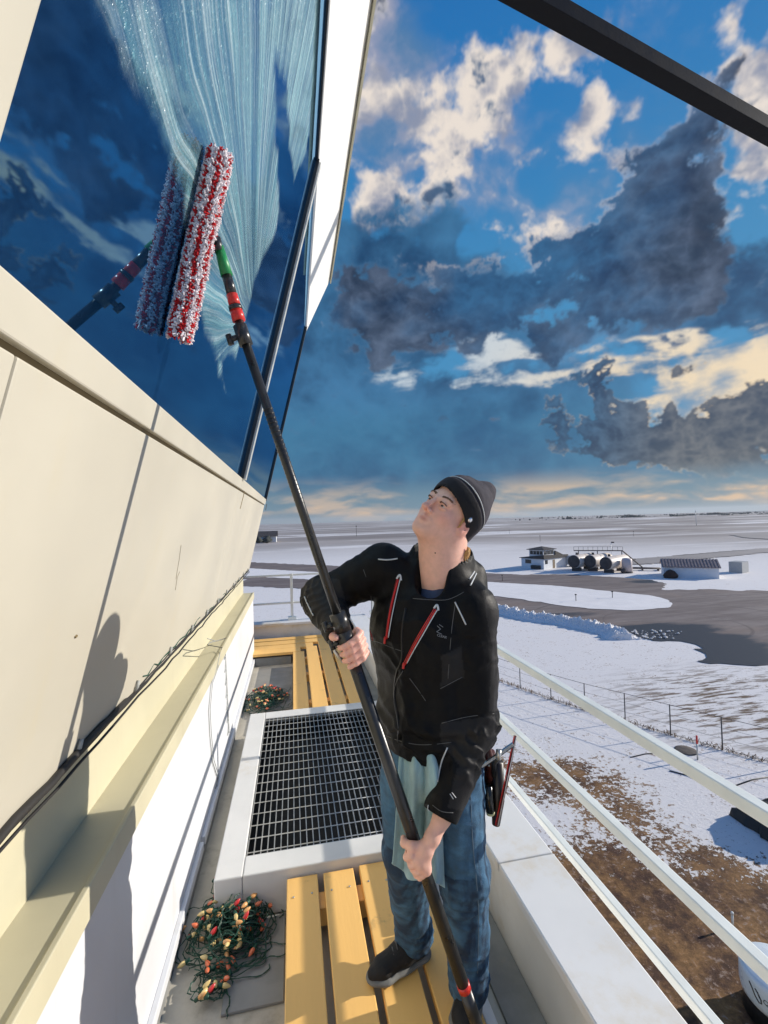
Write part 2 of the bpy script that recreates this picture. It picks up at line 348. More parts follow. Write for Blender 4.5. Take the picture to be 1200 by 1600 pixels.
# --- glass: dark tinted, strongly reflecting
def glass_mat():
    m = bpy.data.materials.new('tinted_glass'); m.use_nodes = True; N = NT(m.node_tree); N.n.clear()
    out = N.node('ShaderNodeOutputMaterial')
    tc = N.node('ShaderNodeTexCoord').outputs['Object']
    g = N.node('ShaderNodeBsdfGlossy'); g.inputs['Color'].default_value = (.27, .52, .78, 1); g.inputs['Roughness'].default_value = .018
    b = N.node('ShaderNodeBump'); b.inputs['Strength'].default_value = .05; b.inputs['Distance'].default_value = .01
    N.put(b.inputs['Height'], N.noise(tc, 1.6, 2, .4)); N.put(g.inputs['Normal'], b.outputs[0])
    d = N.node('ShaderNodeBsdfDiffuse'); d.inputs['Color'].default_value = (.003, .016, .045, 1)
    f = N.node('ShaderNodeFresnel'); f.inputs[0].default_value = 2.0
    mx = N.node('ShaderNodeMixShader'); N.put(mx.inputs[0], N.math('ADD', N.math('MULTIPLY', f, .6), .38, clamp=True))
    N.l.new(d.outputs[0], mx.inputs[1]); N.l.new(g.outputs[0], mx.inputs[2]); N.l.new(mx.outputs[0], out.inputs[0]); return m
GLASS = glass_mat()
ZS, ZH = .330, 2.72
slab(ZS, ZH, .57, 3.36, -.03, -.006).build('window_glass', GLASS, tower)
slab(ZS, ZH, 3.46, Y1-.02, -.03, -.006).build('window_glass', GLASS, tower)
slab(ZS, ZH, Y0, .40, -.03, -.006).build('window_glass', GLASS, tower)
slab(ZS, ZH, .40, .578, -.08, .012).build('window_mullion', M['beige'], tower, .004)
slab(ZS, ZH, .560, .586, -.01, .004).build('window_gasket', M['gasket'], tower)
slab(ZS, ZH, 3.352, 3.378, -.05, .016).build('window_gasket', M['gasket'], tower)
slab(ZS-.004, ZH, 3.378, 3.44, -.05, .030).build('window_mullion', M['alu'], tower, .003)
slab(ZS, ZH, 3.440, 3.465, -.05, .012).build('window_gasket', M['gasket'], tower)
slab(ZS-.02, ZH+.1, Y1-.03, Y1+.03, -.08, .014).build('corner_mullion', M['gasket'], tower, .003)
slab(ZH-.015, ZH, .586, 3.352, -.01, .005).build('window_gasket', M['gasket'], tower)
# white fascia over the windows, steeper than the glass
fa = MB(); xa, xb = wallx(ZH), .60
fa.hexa([(xa-.1, Y0, ZH), (xa+.012, Y0, ZH), (xa+.012, Y1+.1, ZH), (xa-.1, Y1+.1, ZH), (xb-.25, Y0, 3.46), (xb, Y0, 3.46), (xb, Y1+.1, 3.46), (xb-.25, Y1+.1, 3.46)])
fa.build('roof_fascia', M['fascia'], tower, .004)
MB().box((xb+.003, Y0, 3.42), (xb+.02, Y1+.1, 3.5)).build('roof_edge_trim', M['cream'], tower)
MB().box((-4, Y0, 3.46), (xb-.003, Y1+.1, 3.62)).build('cab_roof', M['fascia'], tower)
# end faces of the cab and body (round the corner)
e = MB()
e.hexa([(-4, Y1-.1, -.62), (wallx(-.62)-.005, Y1-.1, -.62), (wallx(-.62)-.005, Y1-.004, -.62), (-4, Y1-.004, -.62), (-4, Y1-.1, .25), (wallx(.25)-.005, Y1-.1, .25), (wallx(.25)-.005, Y1-.004, .25), (-4, Y1-.004, .25)])
e.build('end_wall', M['beige'], tower)
# ledge below the panels and the white parapet wall of the deck
XW = -.53
MB().box((-.80, Y0, -.90), (-.655, Y1-.15, -.622)).build('ledge_upstand', M['cream'], tower)
MB().box((-.82, Y0, -.96), (XW-.004, Y1-.18, -.90)).build('ledge_top', M['cream'], tower)
MB().box((XW-.004, Y0, -.975), (XW+.012, Y1-.18, -.893)).build('ledge_nosing', M['cream'], tower, .003)
MB().box((-.80, Y0, -1.80), (XW, Y1-.20, -.976)).build('lower_wall', M['white'], tower)
MB().box((XW, Y0, -1.745), (XW+.022, 2.62, -1.70)).build('skirting', M['white'], tower, .003)
MB().box((XW, 2.66, -1.745), (XW+.022, Y1-.20, -1.70)).build('skirting', M['white'], tower, .003)
MB().box((XW, Y0, -1.7995), (XW+.016, Y1-.2, -1.755)).build('base_flashing', M['gutter'], tower)
# tower shaft below
MB().box((-6, -4, GZ), (-.4, 7.0, -2.3)).build('tower_shaft', M['cream'], tower)
def onpanel(px, py): return onp(px, py, (1, 0, -.25), -.435+.0012)
for nm, pts, w in (('paint_scratch', [(283, 852), (280, 875), (277, 892), (275, 905)], .0007), ('paint_scratch', [(281, 893), (277, 902), (274, 922)], .0007), ('joint_crack', [(384, 758), (380, 776), (375, 795)], .0035), ('joint_crack', [(417, 787), (415, 797)], .004), ('paint_scratch', [(103, 560), (107, 563)], .004), ('paint_scratch', [(120, 993), (117, 996)], .003)):
    MB().tube([onpanel(*q) for q in pts], w, 5).build(nm, M['groove'], tower)
# --- catwalk deck slab, upstands
cat = empty('catwalk', (.2, 2, -1.8), 'pale roof catwalk round the cab with white parapet ledge and tan deck', 'walkway')
DZ = -1.80
MB().box((-.9, -2.2, DZ-.35), (1.05, 7.15, DZ)).build('deck_slab', M['deck'], cat)
MB().box((-4, Y1-.19, DZ-.35), (-.904, 7.15, DZ)).build('deck_slab', M['deck'], cat)
MB().box((.835, -2.2, DZ+.004), (.93, 6.78, -1.49)).build('parapet_upstand', M['curb'], cat)
for (ya, yb) in ((-2.2, 1.795), (1.80, 4.2), (4.204, 7.1)):
    MB().box((.81, ya, -1.488), (1.065, yb, -1.448)).build('parapet_coping', M['parapet'], cat, .006)
MB().box((1.055, -2.2, DZ-.36), (1.06, 7.1, -1.489)).build('outer_face', M['parapet'], cat)
MB().box((-4, 6.80, DZ+.004), (.805, 6.98, -1.49)).build('parapet_upstand', M['curb'], cat)
MB().box((-4, 6.76, -1.488), (.806, 7.1, -1.448)).build('parapet_coping', M['parapet'], cat, .006)
MB().box((.70, -2.2, DZ+.003), (.832, 6.7, DZ+.02)).build('gutter_strip', M['gutter'], cat)
MB().box((.62, -2.2, DZ+.003), (.66, 2.24, DZ+.04)).build('edge_batten', M['curb'], cat, .004)
# --- hatch curb with steel grating
hat = empty('grating_hatch', (.14, 3.1, DZ), 'black steel bar grating set in a low white curb between the yellow walkways', 'grating')
GX0, GX1, GY0, GY1, GT = -.262, .585, 2.31, 3.875, -1.60
def ringbox(x0, x1, y0, y1, o0, o1, z0, z1, name, m, par, bev=.006):
    b = MB()
    b.box((x0-o0, y0-o1, z0), (x0, y1+o1, z1)); b.build(name, m, par, bev)
    b = MB(); b.box((x1, y0-o1, z0), (x1+o0, y1+o1, z1)); b.build(name, m, par, bev)
    b = MB(); b.box((x0+.001, y0-o1, z0), (x1-.001, y0, z1)); b.build(name, m, par, bev)
    b = MB(); b.box((x0+.001, y1, z0), (x1-.001, y1+o1, z1)); b.build(name, m, par, bev)
ringbox(GX0, GX1, GY0, GY1, .125, .125, DZ+.003, GT, 'curb', M['curb'], hat)
MB().box((GX0+.002, GY0+.002, DZ+.004), (GX1-.002, GY1-.002, DZ+.02)).build('shaft_shade_floor', M['dark'], hat)
# shallow shaft under the bars: black floor paints in a deep well's darkness
g = MB()
nb = 26; sx = (GX1-GX0-.012)/nb
for i in range(nb+1): g.box((GX0+.004+i*sx, GY0+.006, GT-.020), (GX0+.0085+i*sx, GY1-.006, GT-.006))
g.build('bearing_bars', M['galv'], hat)
g = MB()
for j in range(16):
    yy = GY0+.03+j*(GY1-GY0-.06)/15
    g.tube([(GX0+.004, yy, GT-.009), (GX1-.004, yy, GT-.009)], .0033, 6)
g.build('cross_rods', M['galv'], hat)
MB().box((GX0+.001, GY0+.001, GT-.04), (GX1-.001, GY0+.005, GT-.004)).build('edge_bar', M['galv'], hat); MB().box((GX0+.001, GY1-.005, GT-.04), (GX1-.001, GY1-.001, GT-.004)).build('edge_bar', M['galv'], hat)
# --- yellow duckboards
def board(x0, x1, y0, y1, par, z=-1.64, t=.036):
    b = MB(); j = random.uniform(-.003, .003)
    b.box((x0, y0+j, z-t), (x1, y1+j*2, z+j*.5)); return b.build('board', M['yellow'], par, .004)
db = empty('duckboard', (.3, 1, DZ), 'near yellow slatted walkway platform the worker stands on', 'walkway platform')
xs = [-.065, .102, .270, .438]; 
for i, x in enumerate(xs): board(x, x+.140, .2, 2.175-[.0, .0, .0, .02][i], db)
for yy in (.5, 1.25, 2.02): MB().box((-.055, yy, -1.755), (.57, yy+.09, -1.677)).build('bearer', M['yellow'], db, .003)
for x in xs:
    for yy in (.545, 1.295, 2.065):
        for dx in (.03, .11): MB().lathe([(.0045, -.001), (.0045, .0012), (.002, .0016)], c=(x+dx, yy+random.uniform(-.006, .006), -1.6385), n=8).build('screw', M['galv'], db)
for x in (-.045, .53): MB().box((x, .25, DZ+.002), (x+.035, 2.12, -1.756)).build('runner', M['yellow'], db)
db2 = empty('duckboard', (.3, 5, DZ), 'far yellow slatted walkway platform beyond the grating, turning the corner', 'walkway platform')
ends = [5.92, 6.12, 6.33, 6.55]
for i, x in enumerate([-.035, .133, .301, .469]): board(x, x+.14, 4.06, ends[i], db2)
for i, y in enumerate([5.93, 6.13, 6.34]):
    board(-2.5, [-.035, .133, .301][i]-.004+.10, y, y+.185, db2, z=-1.6405)
board(-2.5, .60, 6.56, 6.70, db2)
for yy in (4.3, 5.1, 5.7): MB().box((-.03, yy, -1.755), (.60, yy+.09, -1.677)).build('bearer', M['yellow'], db2, .003)
MB().box((-2.4, 5.95, DZ+.002), (-.06, 6.66, -1.70)).build('bearer', M['gutter'], db2)
# dark roof mats under the light strings
def slabmat(name, a, b, m, label):
    o = MB().box(a, b).build(name, m, None, .002); tag(o, label, 'roof mat'); return o
slabmat('roof_mat', (-.30, 1.78, DZ+.001), (-.075, 2.17, DZ+.012), M['gutter'], 'grey rubber mat under the near pile of christmas lights')
slabmat('roof_mat', (-.30, 4.5, DZ+.001), (-.045, 5.8, DZ+.012), M['gutter'], 'grey rubber mat by the far yellow boards')
# --- railing
rl = empty('guard_railing', (1.2, 3, -1.45), 'white square tube guard railing along the outer edge of the catwalk', 'railing')
for z in (-.80, -1.215, -1.535):
    w = .040 if z > -1.5 else .036
    MB().box((1.2-w/2, -1.2, z-w/2), (1.2+w/2, 6.97, z+w/2)).build('rail', M['rail'], rl, .005)
    MB().box((-2.6, 6.95, z+.02-.014), (1.17, 6.978, z+.02+.014)).build('rail', M['rail'], rl, .003)
for (x, y) in ((1.2, -.35), (1.2, 3.3), (1.2, 6.965), (-.04, 6.965), (-1.9, 6.965)):
    MB().box((x-.02, y-.02, -1.448), (x+.02, y+.02, -.76)).build('post', M['rail'], rl, .004)
    MB().box((x-.06, y-.05, -1.448), (x+.06, y+.05, -1.40)).build('post_foot', M['rail'], rl, .004)
MB().box((1.10, 3.24, -1.70), (1.19, 3.36, -1.40)).build('bracket', M['rail'], rl)
# --- black boom overhead, bolted to the roof edge
b0, b1 = at(820, -8, 5.2), at(1230, 222, 6.8)
dirb = (b1-b0)/np.linalg.norm(b1-b0)
bm_ = empty('overhead_boom', b0-dirb*1.2, 'thick black steel boom crossing the sky at upper right', 'boom')
MB().bar(b0-dirb*1.6, b1+dirb*1.2, .20).build('beam', mat('boom_black', (.004, .004, .005), .6, var=.3, scale=6, spec=.2, bump=.2, bscale=30), bm_, .006)
MB().bar(b0-dirb*1.6+np.array([0, 0, .14]), b1+dirb*1.2+np.array([0, 0, .14]), .05).build('conduit', M['black'], bm_)
MB().tube([b0-dirb*1.5+np.array([.02, -.06, -.065]), b1+dirb*1.0+np.array([.02, -.06, -.065])], .012).build('cable', M['cable'], bm_)
q0 = b0-dirb*1.55
MB().tube([q0, np.array([-.2, q0[1]-.2, 3.6])], .05).build('stay', M['black'], bm_)
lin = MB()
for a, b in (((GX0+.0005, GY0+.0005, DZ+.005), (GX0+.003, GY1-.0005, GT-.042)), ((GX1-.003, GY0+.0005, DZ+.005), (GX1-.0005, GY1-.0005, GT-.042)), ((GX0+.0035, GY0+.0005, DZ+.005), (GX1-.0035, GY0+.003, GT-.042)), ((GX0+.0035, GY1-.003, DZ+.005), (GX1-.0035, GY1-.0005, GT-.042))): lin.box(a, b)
lin.build('shaft_shade_liner', M['dark'], hat)  # black side lining, painted-in darkness for the shallow shaft
# ================================================================== SOAP FILM ON THE GLASS
def soap_mat(C):
    m = bpy.data.materials.new('soap_film'); m.use_nodes = True; N = NT(m.node_tree); N.n.clear()
    out = N.node('ShaderNodeOutputMaterial'); uv = N.node('ShaderNodeUVMap').outputs[0]   # u across, v up the slope, in metres
    d = N.vm('SUBTRACT', uv, (C[0], C[1], 0)); sp = N.node('ShaderNodeSeparateXYZ'); N.l.new(d, sp.inputs[0])
    ang = N.math('ARCTAN2', sp.outputs[0], sp.outputs[1]); r = N.vm('LENGTH', d)
    pc = N.node('ShaderNodeCombineXYZ'); N.l.new(N.math('MULTIPLY', ang, 1.0), pc.inputs[0]); N.l.new(r, pc.inputs[1]); p = pc.outputs[0]
    warp = N.math('MULTIPLY', N.math('SUBTRACT', N.noise(p, 1.2, 2, .5), .5), .22)
    pc2 = N.node('ShaderNodeCombineXYZ'); N.l.new(N.math('ADD', ang, warp), pc2.inputs[0]); N.l.new(r, pc2.inputs[1]); p = pc2.outputs[0]
    s1 = N.noise(N.mapping(p, scale=(16, .55, 1)), 1.0, 6, .68)
    s2 = N.noise(N.mapping(p, scale=(85, .9, 1)), 1.0, 3, .6)
    s3 = N.noise(N.mapping(p, scale=(3.2, .8, 1)), 1.0, 3, .5)
    dr = N.noise(N.mapping(uv, scale=(1, .55, 1)), 95, 3, .6)
    k = N.math('ADD', N.math('MULTIPLY', N.ramp(s1, .34, .72), .42), N.math('MULTIPLY', N.ramp(s2, .45, .75), .16))
    k = N.math('ADD', k, N.math('MULTIPLY', N.ramp(s3, .35, .7), .20))
    k = N.math('ADD', k, N.math('MULTIPLY', N.ramp(dr, .58, .72), N.math('MULTIPLY', N.ramp(r, .35, .95), .30)))
    k = N.math('ADD', k, N.ramp(r, .1, .8, .0, .07))
    k = N.math('MULTIPLY', k, N.ramp(N.node('ShaderNodeAttribute', attribute_name='film').outputs['Fac'], .02, .9))
    k = N.math('MULTIPLY', k, .95, clamp=True)
    tr = N.node('ShaderNodeBsdfTransparent'); df = N.node('ShaderNodeBsdfDiffuse'); df.inputs[0].default_value = (.30, .58, .62, 1)
    N.put(df.inputs[0], N.mix(N.ramp(s2, .4, .7), (.22, .50, .55), (.62, .80, .82)))
    gl = N.node('ShaderNodeBsdfGlossy'); gl.inputs[0].default_value = (.9, .95, 1, 1); gl.inputs['Roughness'].default_value = .25
    bn = N.node('ShaderNodeBump'); bn.inputs['Strength'].default_value = .6; bn.inputs['Distance'].default_value = .01
    N.put(bn.inputs['Height'], N.math('ADD', s2, N.math('MULTIPLY', dr, .8))); N.put(df.inputs['Normal'], bn.outputs[0]); N.put(gl.inputs['Normal'], bn.outputs[0])
    a = N.node('ShaderNodeMixShader'); a.inputs[0].default_value = .22; N.l.new(df.outputs[0], a.inputs[1]); N.l.new(gl.outputs[0], a.inputs[2])
    mx = N.node('ShaderNodeMixShader'); N.put(mx.inputs[0], k); N.l.new(tr.outputs[0], mx.inputs[1]); N.l.new(a.outputs[0], mx.inputs[2])
    N.l.new(mx.outputs[0], out.inputs[0]); return m
def glasspt(px, py): return onp(px, py, (1, 0, -.25), -.435-.006*1.03)
def g2(px, py):
    p = glasspt(px, py); return p[1], float(np.dot(p-np.array([wallx(0), 0, 0]), SL))
def soap():
    edge = [(128, -40), (200, 120), (262, 258), (285, 300), (300, 470), (335, 560), (352, 615), (345, 560), (368, 560), (392, 470), (398, 440), (412, 400), (432, 360), (437, 322),
            (432, 200), (430, 100), (446, 130), (452, 240), (459, 282), (478, 240), (486, 170), (492, 60), (497, -40)]
    poly = [g2(*e) for e in edge]
    def sdist(u, v):
        ins = False; dm = 9
        for i in range(len(poly)):
            x1, y1 = poly[i]; x2, y2 = poly[(i+1) % len(poly)]
            if (y1 > v) != (y2 > v) and u < (x2-x1)*(v-y1)/(y2-y1)+x1: ins = not ins
            dx, dy = x2-x1, y2-y1; t = max(0, min(1, ((u-x1)*dx+(v-y1)*dy)/(dx*dx+dy*dy+1e-12)))
            dm = min(dm, math.hypot(u-x1-t*dx, v-y1-t*dy))
        return dm if ins else -dm
    us = [q[0] for q in poly]; vs = [q[1] for q in poly]; u0, u1, v0, v1 = min(us)-.02, max(us)+.02, min(vs), min(max(vs), 2.78)
    nu, nv = 150, 150; V = []; A = []; UVc = []
    for j in range(nv+1):
        for i in range(nu+1):
            u = u0+(u1-u0)*i/nu; v = v0+(v1-v0)*j/nv
            w = mnoise.noise(Vector((u*9, v*3, 0)))*.035+mnoise.noise(Vector((u*40, v*10, 3)))*.012
            V.append(np.array([wallx(0), u, 0])+SL*v+NL*(-.006+.0015)); A.append(max(0, min(1, (sdist(u, v)+w+.012)/.065))); UVc.append((u, v))
    F = []
    for j in range(nv):
        for i in range(nu):
            a = j*(nu+1)+i; q = (a, a+1, a+nu+2, a+nu+1)
            if max(A[k] for k in q) > 0: F.append(q)
    used_ = sorted({k for q in F for k in q}); mp = {k: n for n, k in enumerate(used_)}
    me = bpy.data.meshes.new('soap_film'); me.from_pydata([tuple(V[k]) for k in used_], [], [[mp[k] for k in q] for q in F])
    at_ = me.attributes.new('film', 'FLOAT', 'POINT'); at_.data.foreach_set('value', [A[k] for k in used_])
    uvl = me.uv_layers.new(name='UVMap')
    uvl.data.foreach_set('uv', [c for l in me.loops for c in UVc[used_[l.vertex_index]]])
    o = finish(me, 'soap_film', soap_mat(g2(396, 505))); tag(o, 'streaky film of soapy water fanned across the window above the scrubber', 'soap film')
soap()
# ================================================================== SCRUBBER AND POLE
PT = at(339, 374, 1.25)                    # pivot just off the glass
PB = at(752, 1622, 1.372)                  # butt of the pole
pdir = (PB-PT)/np.linalg.norm(PB-PT)
PK = at(379, 522, 1.27)
p_dir = (PB-PK)/np.linalg.norm(PB-PK)
def onpole(py):                            # point on the pole axis at an image height
    lo_, hi_ = 0., 1.
    for _ in range(40):
        mid = (lo_+hi_)/2; p = PK+(PB-PK)*mid; d = p@FW; y = 800-FPX*(p@UP)/d
        if y < py: lo_ = mid
        else: hi_ = mid
    return PK+(PB-PK)*lo_
pole = empty('extension_pole', PB, 'long black telescopic pole held by the worker, reaching up to the window scrubber', 'pole')
red = mat('red_plastic', (.62, .03, .02), .35, var=.06); grn = mat('green_plastic', (.01, .22, .06), .4, var=.1)
polem = mat('pole_black', (.018, .018, .018), .32, var=.25, scale=30, spec=.6)
def seg(name, a, b, r0, r1, m, par=pole, n=20): return MB().tube([a, b], [r0, r1], n).build(name, m, par)
top = PT; up = PK
L = lambda t: top+(up-top)*t
seg('tip_cone', L(.08), L(.38), .013, .0165, grn); seg('collar', L(.38), L(.58), .0140, .0140, polem)
seg('lock_nut', L(.58), L(.70), .0155, .0160, red); seg('band', L(.70), L(.745), .0185, .0185, polem); seg('lock_nut', L(.745), L(.86), .0170, .0180, red)
seg('tip_section', L(.86), up+p_dir*.005, .0122, .0125, polem)
seg('upper_section', PK, onpole(1000), .0128, .0135, polem); seg('lower_section', onpole(985), onpole(1540), .0185, .0188, polem)
seg('ring', onpole(1536), onpole(1546), .0198, .0198, red); seg('butt_section', onpole(1546), PB, .0188, .0185, polem); 
MB().tube([PB-p_dir*.001, PB+p_dir*.03], [.0205, .019], 20).build('butt_cap', polem, pole)
def clamp_at(p, r, side):
    par = pole
    cl = MB().tube([p-p_dir*.028, p+p_dir*.028], r+.006, 20).build('clamp', polem, par)
    s = np.cross(p_dir, FW); s /= np.linalg.norm(s); s = s*side
    q = p+s*(r+.012)
    MB().tube([p+s*r, q+s*.012], .008, 10).build('clamp_lug', polem, cl)
    MB().tube([q+s*.014-p_dir*.014, q+s*.014+p_dir*.014], .0085, 12).build('clamp_knob', polem, cl)
    return cl
def cam_side():
    s = np.cross(p_dir, FW); return s/np.linalg.norm(s)
sgn = 1 if cam_side()@RT < 0 else -1
clamp_at(onpole(524), .0130, sgn)
clamp_at(onpole(972), .0180, sgn); clamp_at(onpole(1000), .0180, sgn)
MB().tube([onpole(985)+cam_side()*sgn*.03, onpole(1010)+cam_side()*sgn*.042, onpole(1030)+cam_side()*sgn*.028], .005, 8).build('clamp_lever', M['galv'], pole)
# fine ring marks on the upper section
rg = MB()
for k in range(22):
    p = onpole(640+k*7); rg.tube([p-p_dir*.001, p+p_dir*.001], .0142, 16)
rg.build('grip_rings', polem, pole)
scr = empty('window_scrubber', at(315, 375, 1.33), 'fluffy white and red striped scrubber pressed on the soapy window', 'window scrubber')
sa = glasspt(320, 236); sb = glasspt(257, 518)
ax_ = (sa-sb)/np.linalg.norm(sa-sb)
sa = sa+NL*.036; sb = sb+NL*.036
def sleeve():
    """chunky looped pile: thousands of short tufts over an oval core, in red and white lengthwise stripes"""
    cross = np.cross(ax_, NL); Ln = np.linalg.norm(sa-sb); core = MB(); nseg = 24
    rx, rn = .026, .031
    vs = []; fs = []
    for i in range(nseg+1):
        t = i/nseg; e = 1 if 0 < i < nseg else .7
        for k in range(20):
            a = 2*math.pi*k/20; vs.append(sb+ax_*Ln*t+e*(cross*math.cos(a)*rx*.86+NL*math.sin(a)*rn*.86))
    for i in range(nseg):
        for k in range(20): fs.append((i*20+k, i*20+(k+1) % 20, (i+1)*20+(k+1) % 20, (i+1)*20+k))
    fs += [tuple(range(20))[::-1], tuple(nseg*20+k for k in range(20))]
    core.add(vs, fs, True); core.build('sleeve_backing', mat('scrubber_backing', (.35, .03, .04), .8), scr)
    white, redm = MB(), MB(); rnd = random.Random(3)
    for n in range(6200):
        a = rnd.uniform(0, 2*math.pi); t = rnd.uniform(-.01, 1.01)
        stripe = (a/(2*math.pi)*7+.12*math.sin(t*9)) % 1.0
        m = redm if stripe < .40 else white
        dr = cross*math.cos(a)+NL*math.sin(a)
        base = sb+ax_*Ln*t+cross*math.cos(a)*rx*.84+NL*math.sin(a)*rn*.84
        endt = 0
        if t < .02: dr = dr*.6-ax_*.8
        if t > .98: dr = dr*.6+ax_*.8
        dn = dr+np.array([rnd.gauss(0, .55) for _ in range(3)]); dn /= np.linalg.norm(dn)
        if (base-np.array([wallx(base[2]), 0, base[2]]))@NL < 0: continue
        ln = rnd.uniform(.006, .015); w = rnd.uniform(.0017, .0034)
        tip = base+dn*ln
        if m is redm: tip = base+dn*ln*.8
        hh = float((tip-np.array([wallx(0), tip[1], 0]))@NL)
        if hh < .001: tip = tip+NL*(.001-hh)
        mid = (base+tip)/2+np.array([rnd.gauss(0, .0015) for _ in range(3)])
        m.tube([base, mid, tip], [w*.8, w, w*.75], 4)
    fl = mat('scrubber_white', (.74, .68, .70), .9, var=.15, scale=60); fr = mat('scrubber_red', (.55, .015, .02), .9, var=.2, scale=60)
    white.build('white_pile', fl, scr); redm.build('red_pile', fr, scr)
sleeve()
pv = at(336, 373, 1.245)
MB().tube([pv-ax_*.03-NL*.01, pv+ax_*.03-NL*.01], .012, 14).build('swivel', M['black'], scr)
MB().tube([pv, pv+(up-top)/np.linalg.norm(up-top)*.035], [.016, .013], 14).build('socket', M['black'], scr)
sd = RT*.012
MB().tube([pv-UP*.002-FW*.012+sd*.4, pv-FW*.022+sd*.4], .006, 12).build('bolt', M['galv'], scr)
mid = (sa+sb)/2
MB().tube([pv, pv*.5+(mid+ax_*.03+NL*.02)*.5, mid+ax_*.03], [.011, .010, .010], 10).build('neck', M['black'], scr)
# ================================================================== CHRISTMAS LIGHT STRINGS, WALL CABLES
bulb_cols = [('warm_yellow_bulb', (.72, .54, .22)), ('orange_red_bulb', (.72, .17, .07)), ('deep_red_bulb', (.55, .03, .03)), ('amber_bulb', (.70, .36, .13))]
bulb_m = [mat(n, c, .3, var=.1, coat=.3) for n, c in bulb_cols]
bulb_me = []
for bmm in bulb_m:
    b = MB().lathe([(.0012, .034), (.004, .030), (.008, .021), (.0098, .012), (.0085, .004), (.006, .0)], n=12)
    o = b.build('bulb', bmm); o.data.materials.append(M['wire'])
    s = MB().lathe([(.0068, .0015), (.0075, -.002), (.0075, -.016), (.005, -.019)], n=10)
    bmx = bmesh.new(); bmx.from_mesh(o.data); base = len(s.v)
    vv = [bmx.verts.new(v) for v in s.v]
    for f in s.f:
        ff = bmx.faces.new([vv[i] for i in f]); ff.material_index = 1; ff.smooth = True
    bmx.to_mesh(o.data); bmx.free(); bulb_me.append(o.data); bpy.data.objects.remove(o)
def light_pile(c, rx, ry, h, turns, nb, label, seed, tail=None, sc=1., clumps=None):
    rnd = random.Random(seed); root = empty('christmas_lights', c, label, 'string lights', 'tangled christmas light strings lying on the catwalk')
    c = np.array(c, float); m = MB(); pts_all = []
    clumps = clumps or [(0, 0, rx, ry, h, 1.0)]
    for cx, cy, ax, ay, ah, share in clumps:
        for k in range(int(turns*share)):
            # each loop: a wandering oval
            ox, oy = rnd.gauss(0, .30)*ax, rnd.gauss(0, .30)*ay; r0 = rnd.uniform(.25, .85); th = rnd.uniform(0, 6.28); tw = rnd.uniform(2.5, 7)
            ecc = rnd.uniform(.5, 1); zz = abs(rnd.gauss(0, .5))*ah+.004; ph = rnd.uniform(0, 6.28); ti = rnd.uniform(-.5, .5); P = []
            n = int(tw*7)
            for i in range(n):
                a = th+tw*i/n; rr = r0*(1+.16*math.sin(2.3*a+ph)+.07*math.sin(6*a))
                x = ox+math.cos(a)*rr*ax; y = oy+math.sin(a)*rr*ay*ecc
                z = max(.004, zz+ti*math.sin(a+ph)*ah*.8+.15*ah*math.sin(3*a))
                z = min(z, ah*max(.08, 1-(x/ax)**2*.7-(y/ay)**2*.7)+.004)
                P.append(c+np.array([cx+x, cy+y, z]))
            for off in (0, .0035):
                P2 = [p+np.array([off*math.sin(i*1.7), off*math.cos(i*1.7), off*.5*math.sin(i*1.1)]) for i, p in enumerate(P)]
                m.tube(P2, .0015*sc, 4)
            pts_all += P
    if tail:
        P = []
        for i in range(len(tail)-1):
            for t in np.linspace(0, 1, 8, endpoint=False): P.append(np.array(tail[i])*(1-t)+np.array(tail[i+1])*t+np.array([rnd.gauss(0, .003), rnd.gauss(0, .003), 0]))
        m.tube(P, .0024*sc, 5)
    wm = mat('christmas_green_wire', (.01, .075, .045), .45); m.build('wire', wm, root)
    hi = sorted(pts_all, key=lambda p: p[2]+rnd.uniform(-.05, .05)*h*10)
    for k in range(nb):
        p = rnd.choice(pts_all if k % 3 else hi[len(hi)//2:])
        o = bpy.data.objects.new('bulb', bulb_me[rnd.choices([0, 1, 2, 3], [4, 4, 3, 2])[0]]); col_.objects.link(o); o.parent = root
        o.location = Vector([float(q) for q in (p-c)])+Vector((0, 0, .010)); el = rnd.uniform(-.25, .7); a = rnd.uniform(0, 6.28)
        o.rotation_mode = 'QUATERNION'; o.rotation_quaternion = Vector((math.cos(a)*math.cos(el), math.sin(a)*math.cos(el), math.sin(el))).to_track_quat('Z', 'X'); o.scale = (.95*sc,)*3
    return root
D = DZ
def onz(px, py, z): return onp(px, py, (0, 0, 1), z)
c1 = onz(362, 1468, D); 
light_pile((c1[0], c1[1], D+.012), .17, .20, .13, 120, 99, 'large near tangle of green christmas light string with red and yellow bulbs beside the grating', 5,
           clumps=[(.0, .03, .160, .185, .12, .72), (-.050, -.215, .085, .105, .03, .14), (-.075, .26, .05, .12, .06, .07), (.04, -.10, .16, .13, .02, .07)])
c2 = onz(416, 1098, D)
light_pile((c2[0], c2[1], D+.012), .20, .30, .09, 80, 70, 'small far tangle of green christmas light string beside the far yellow boards', 9, clumps=[(0, 0, .19, .34, .10, 1)])
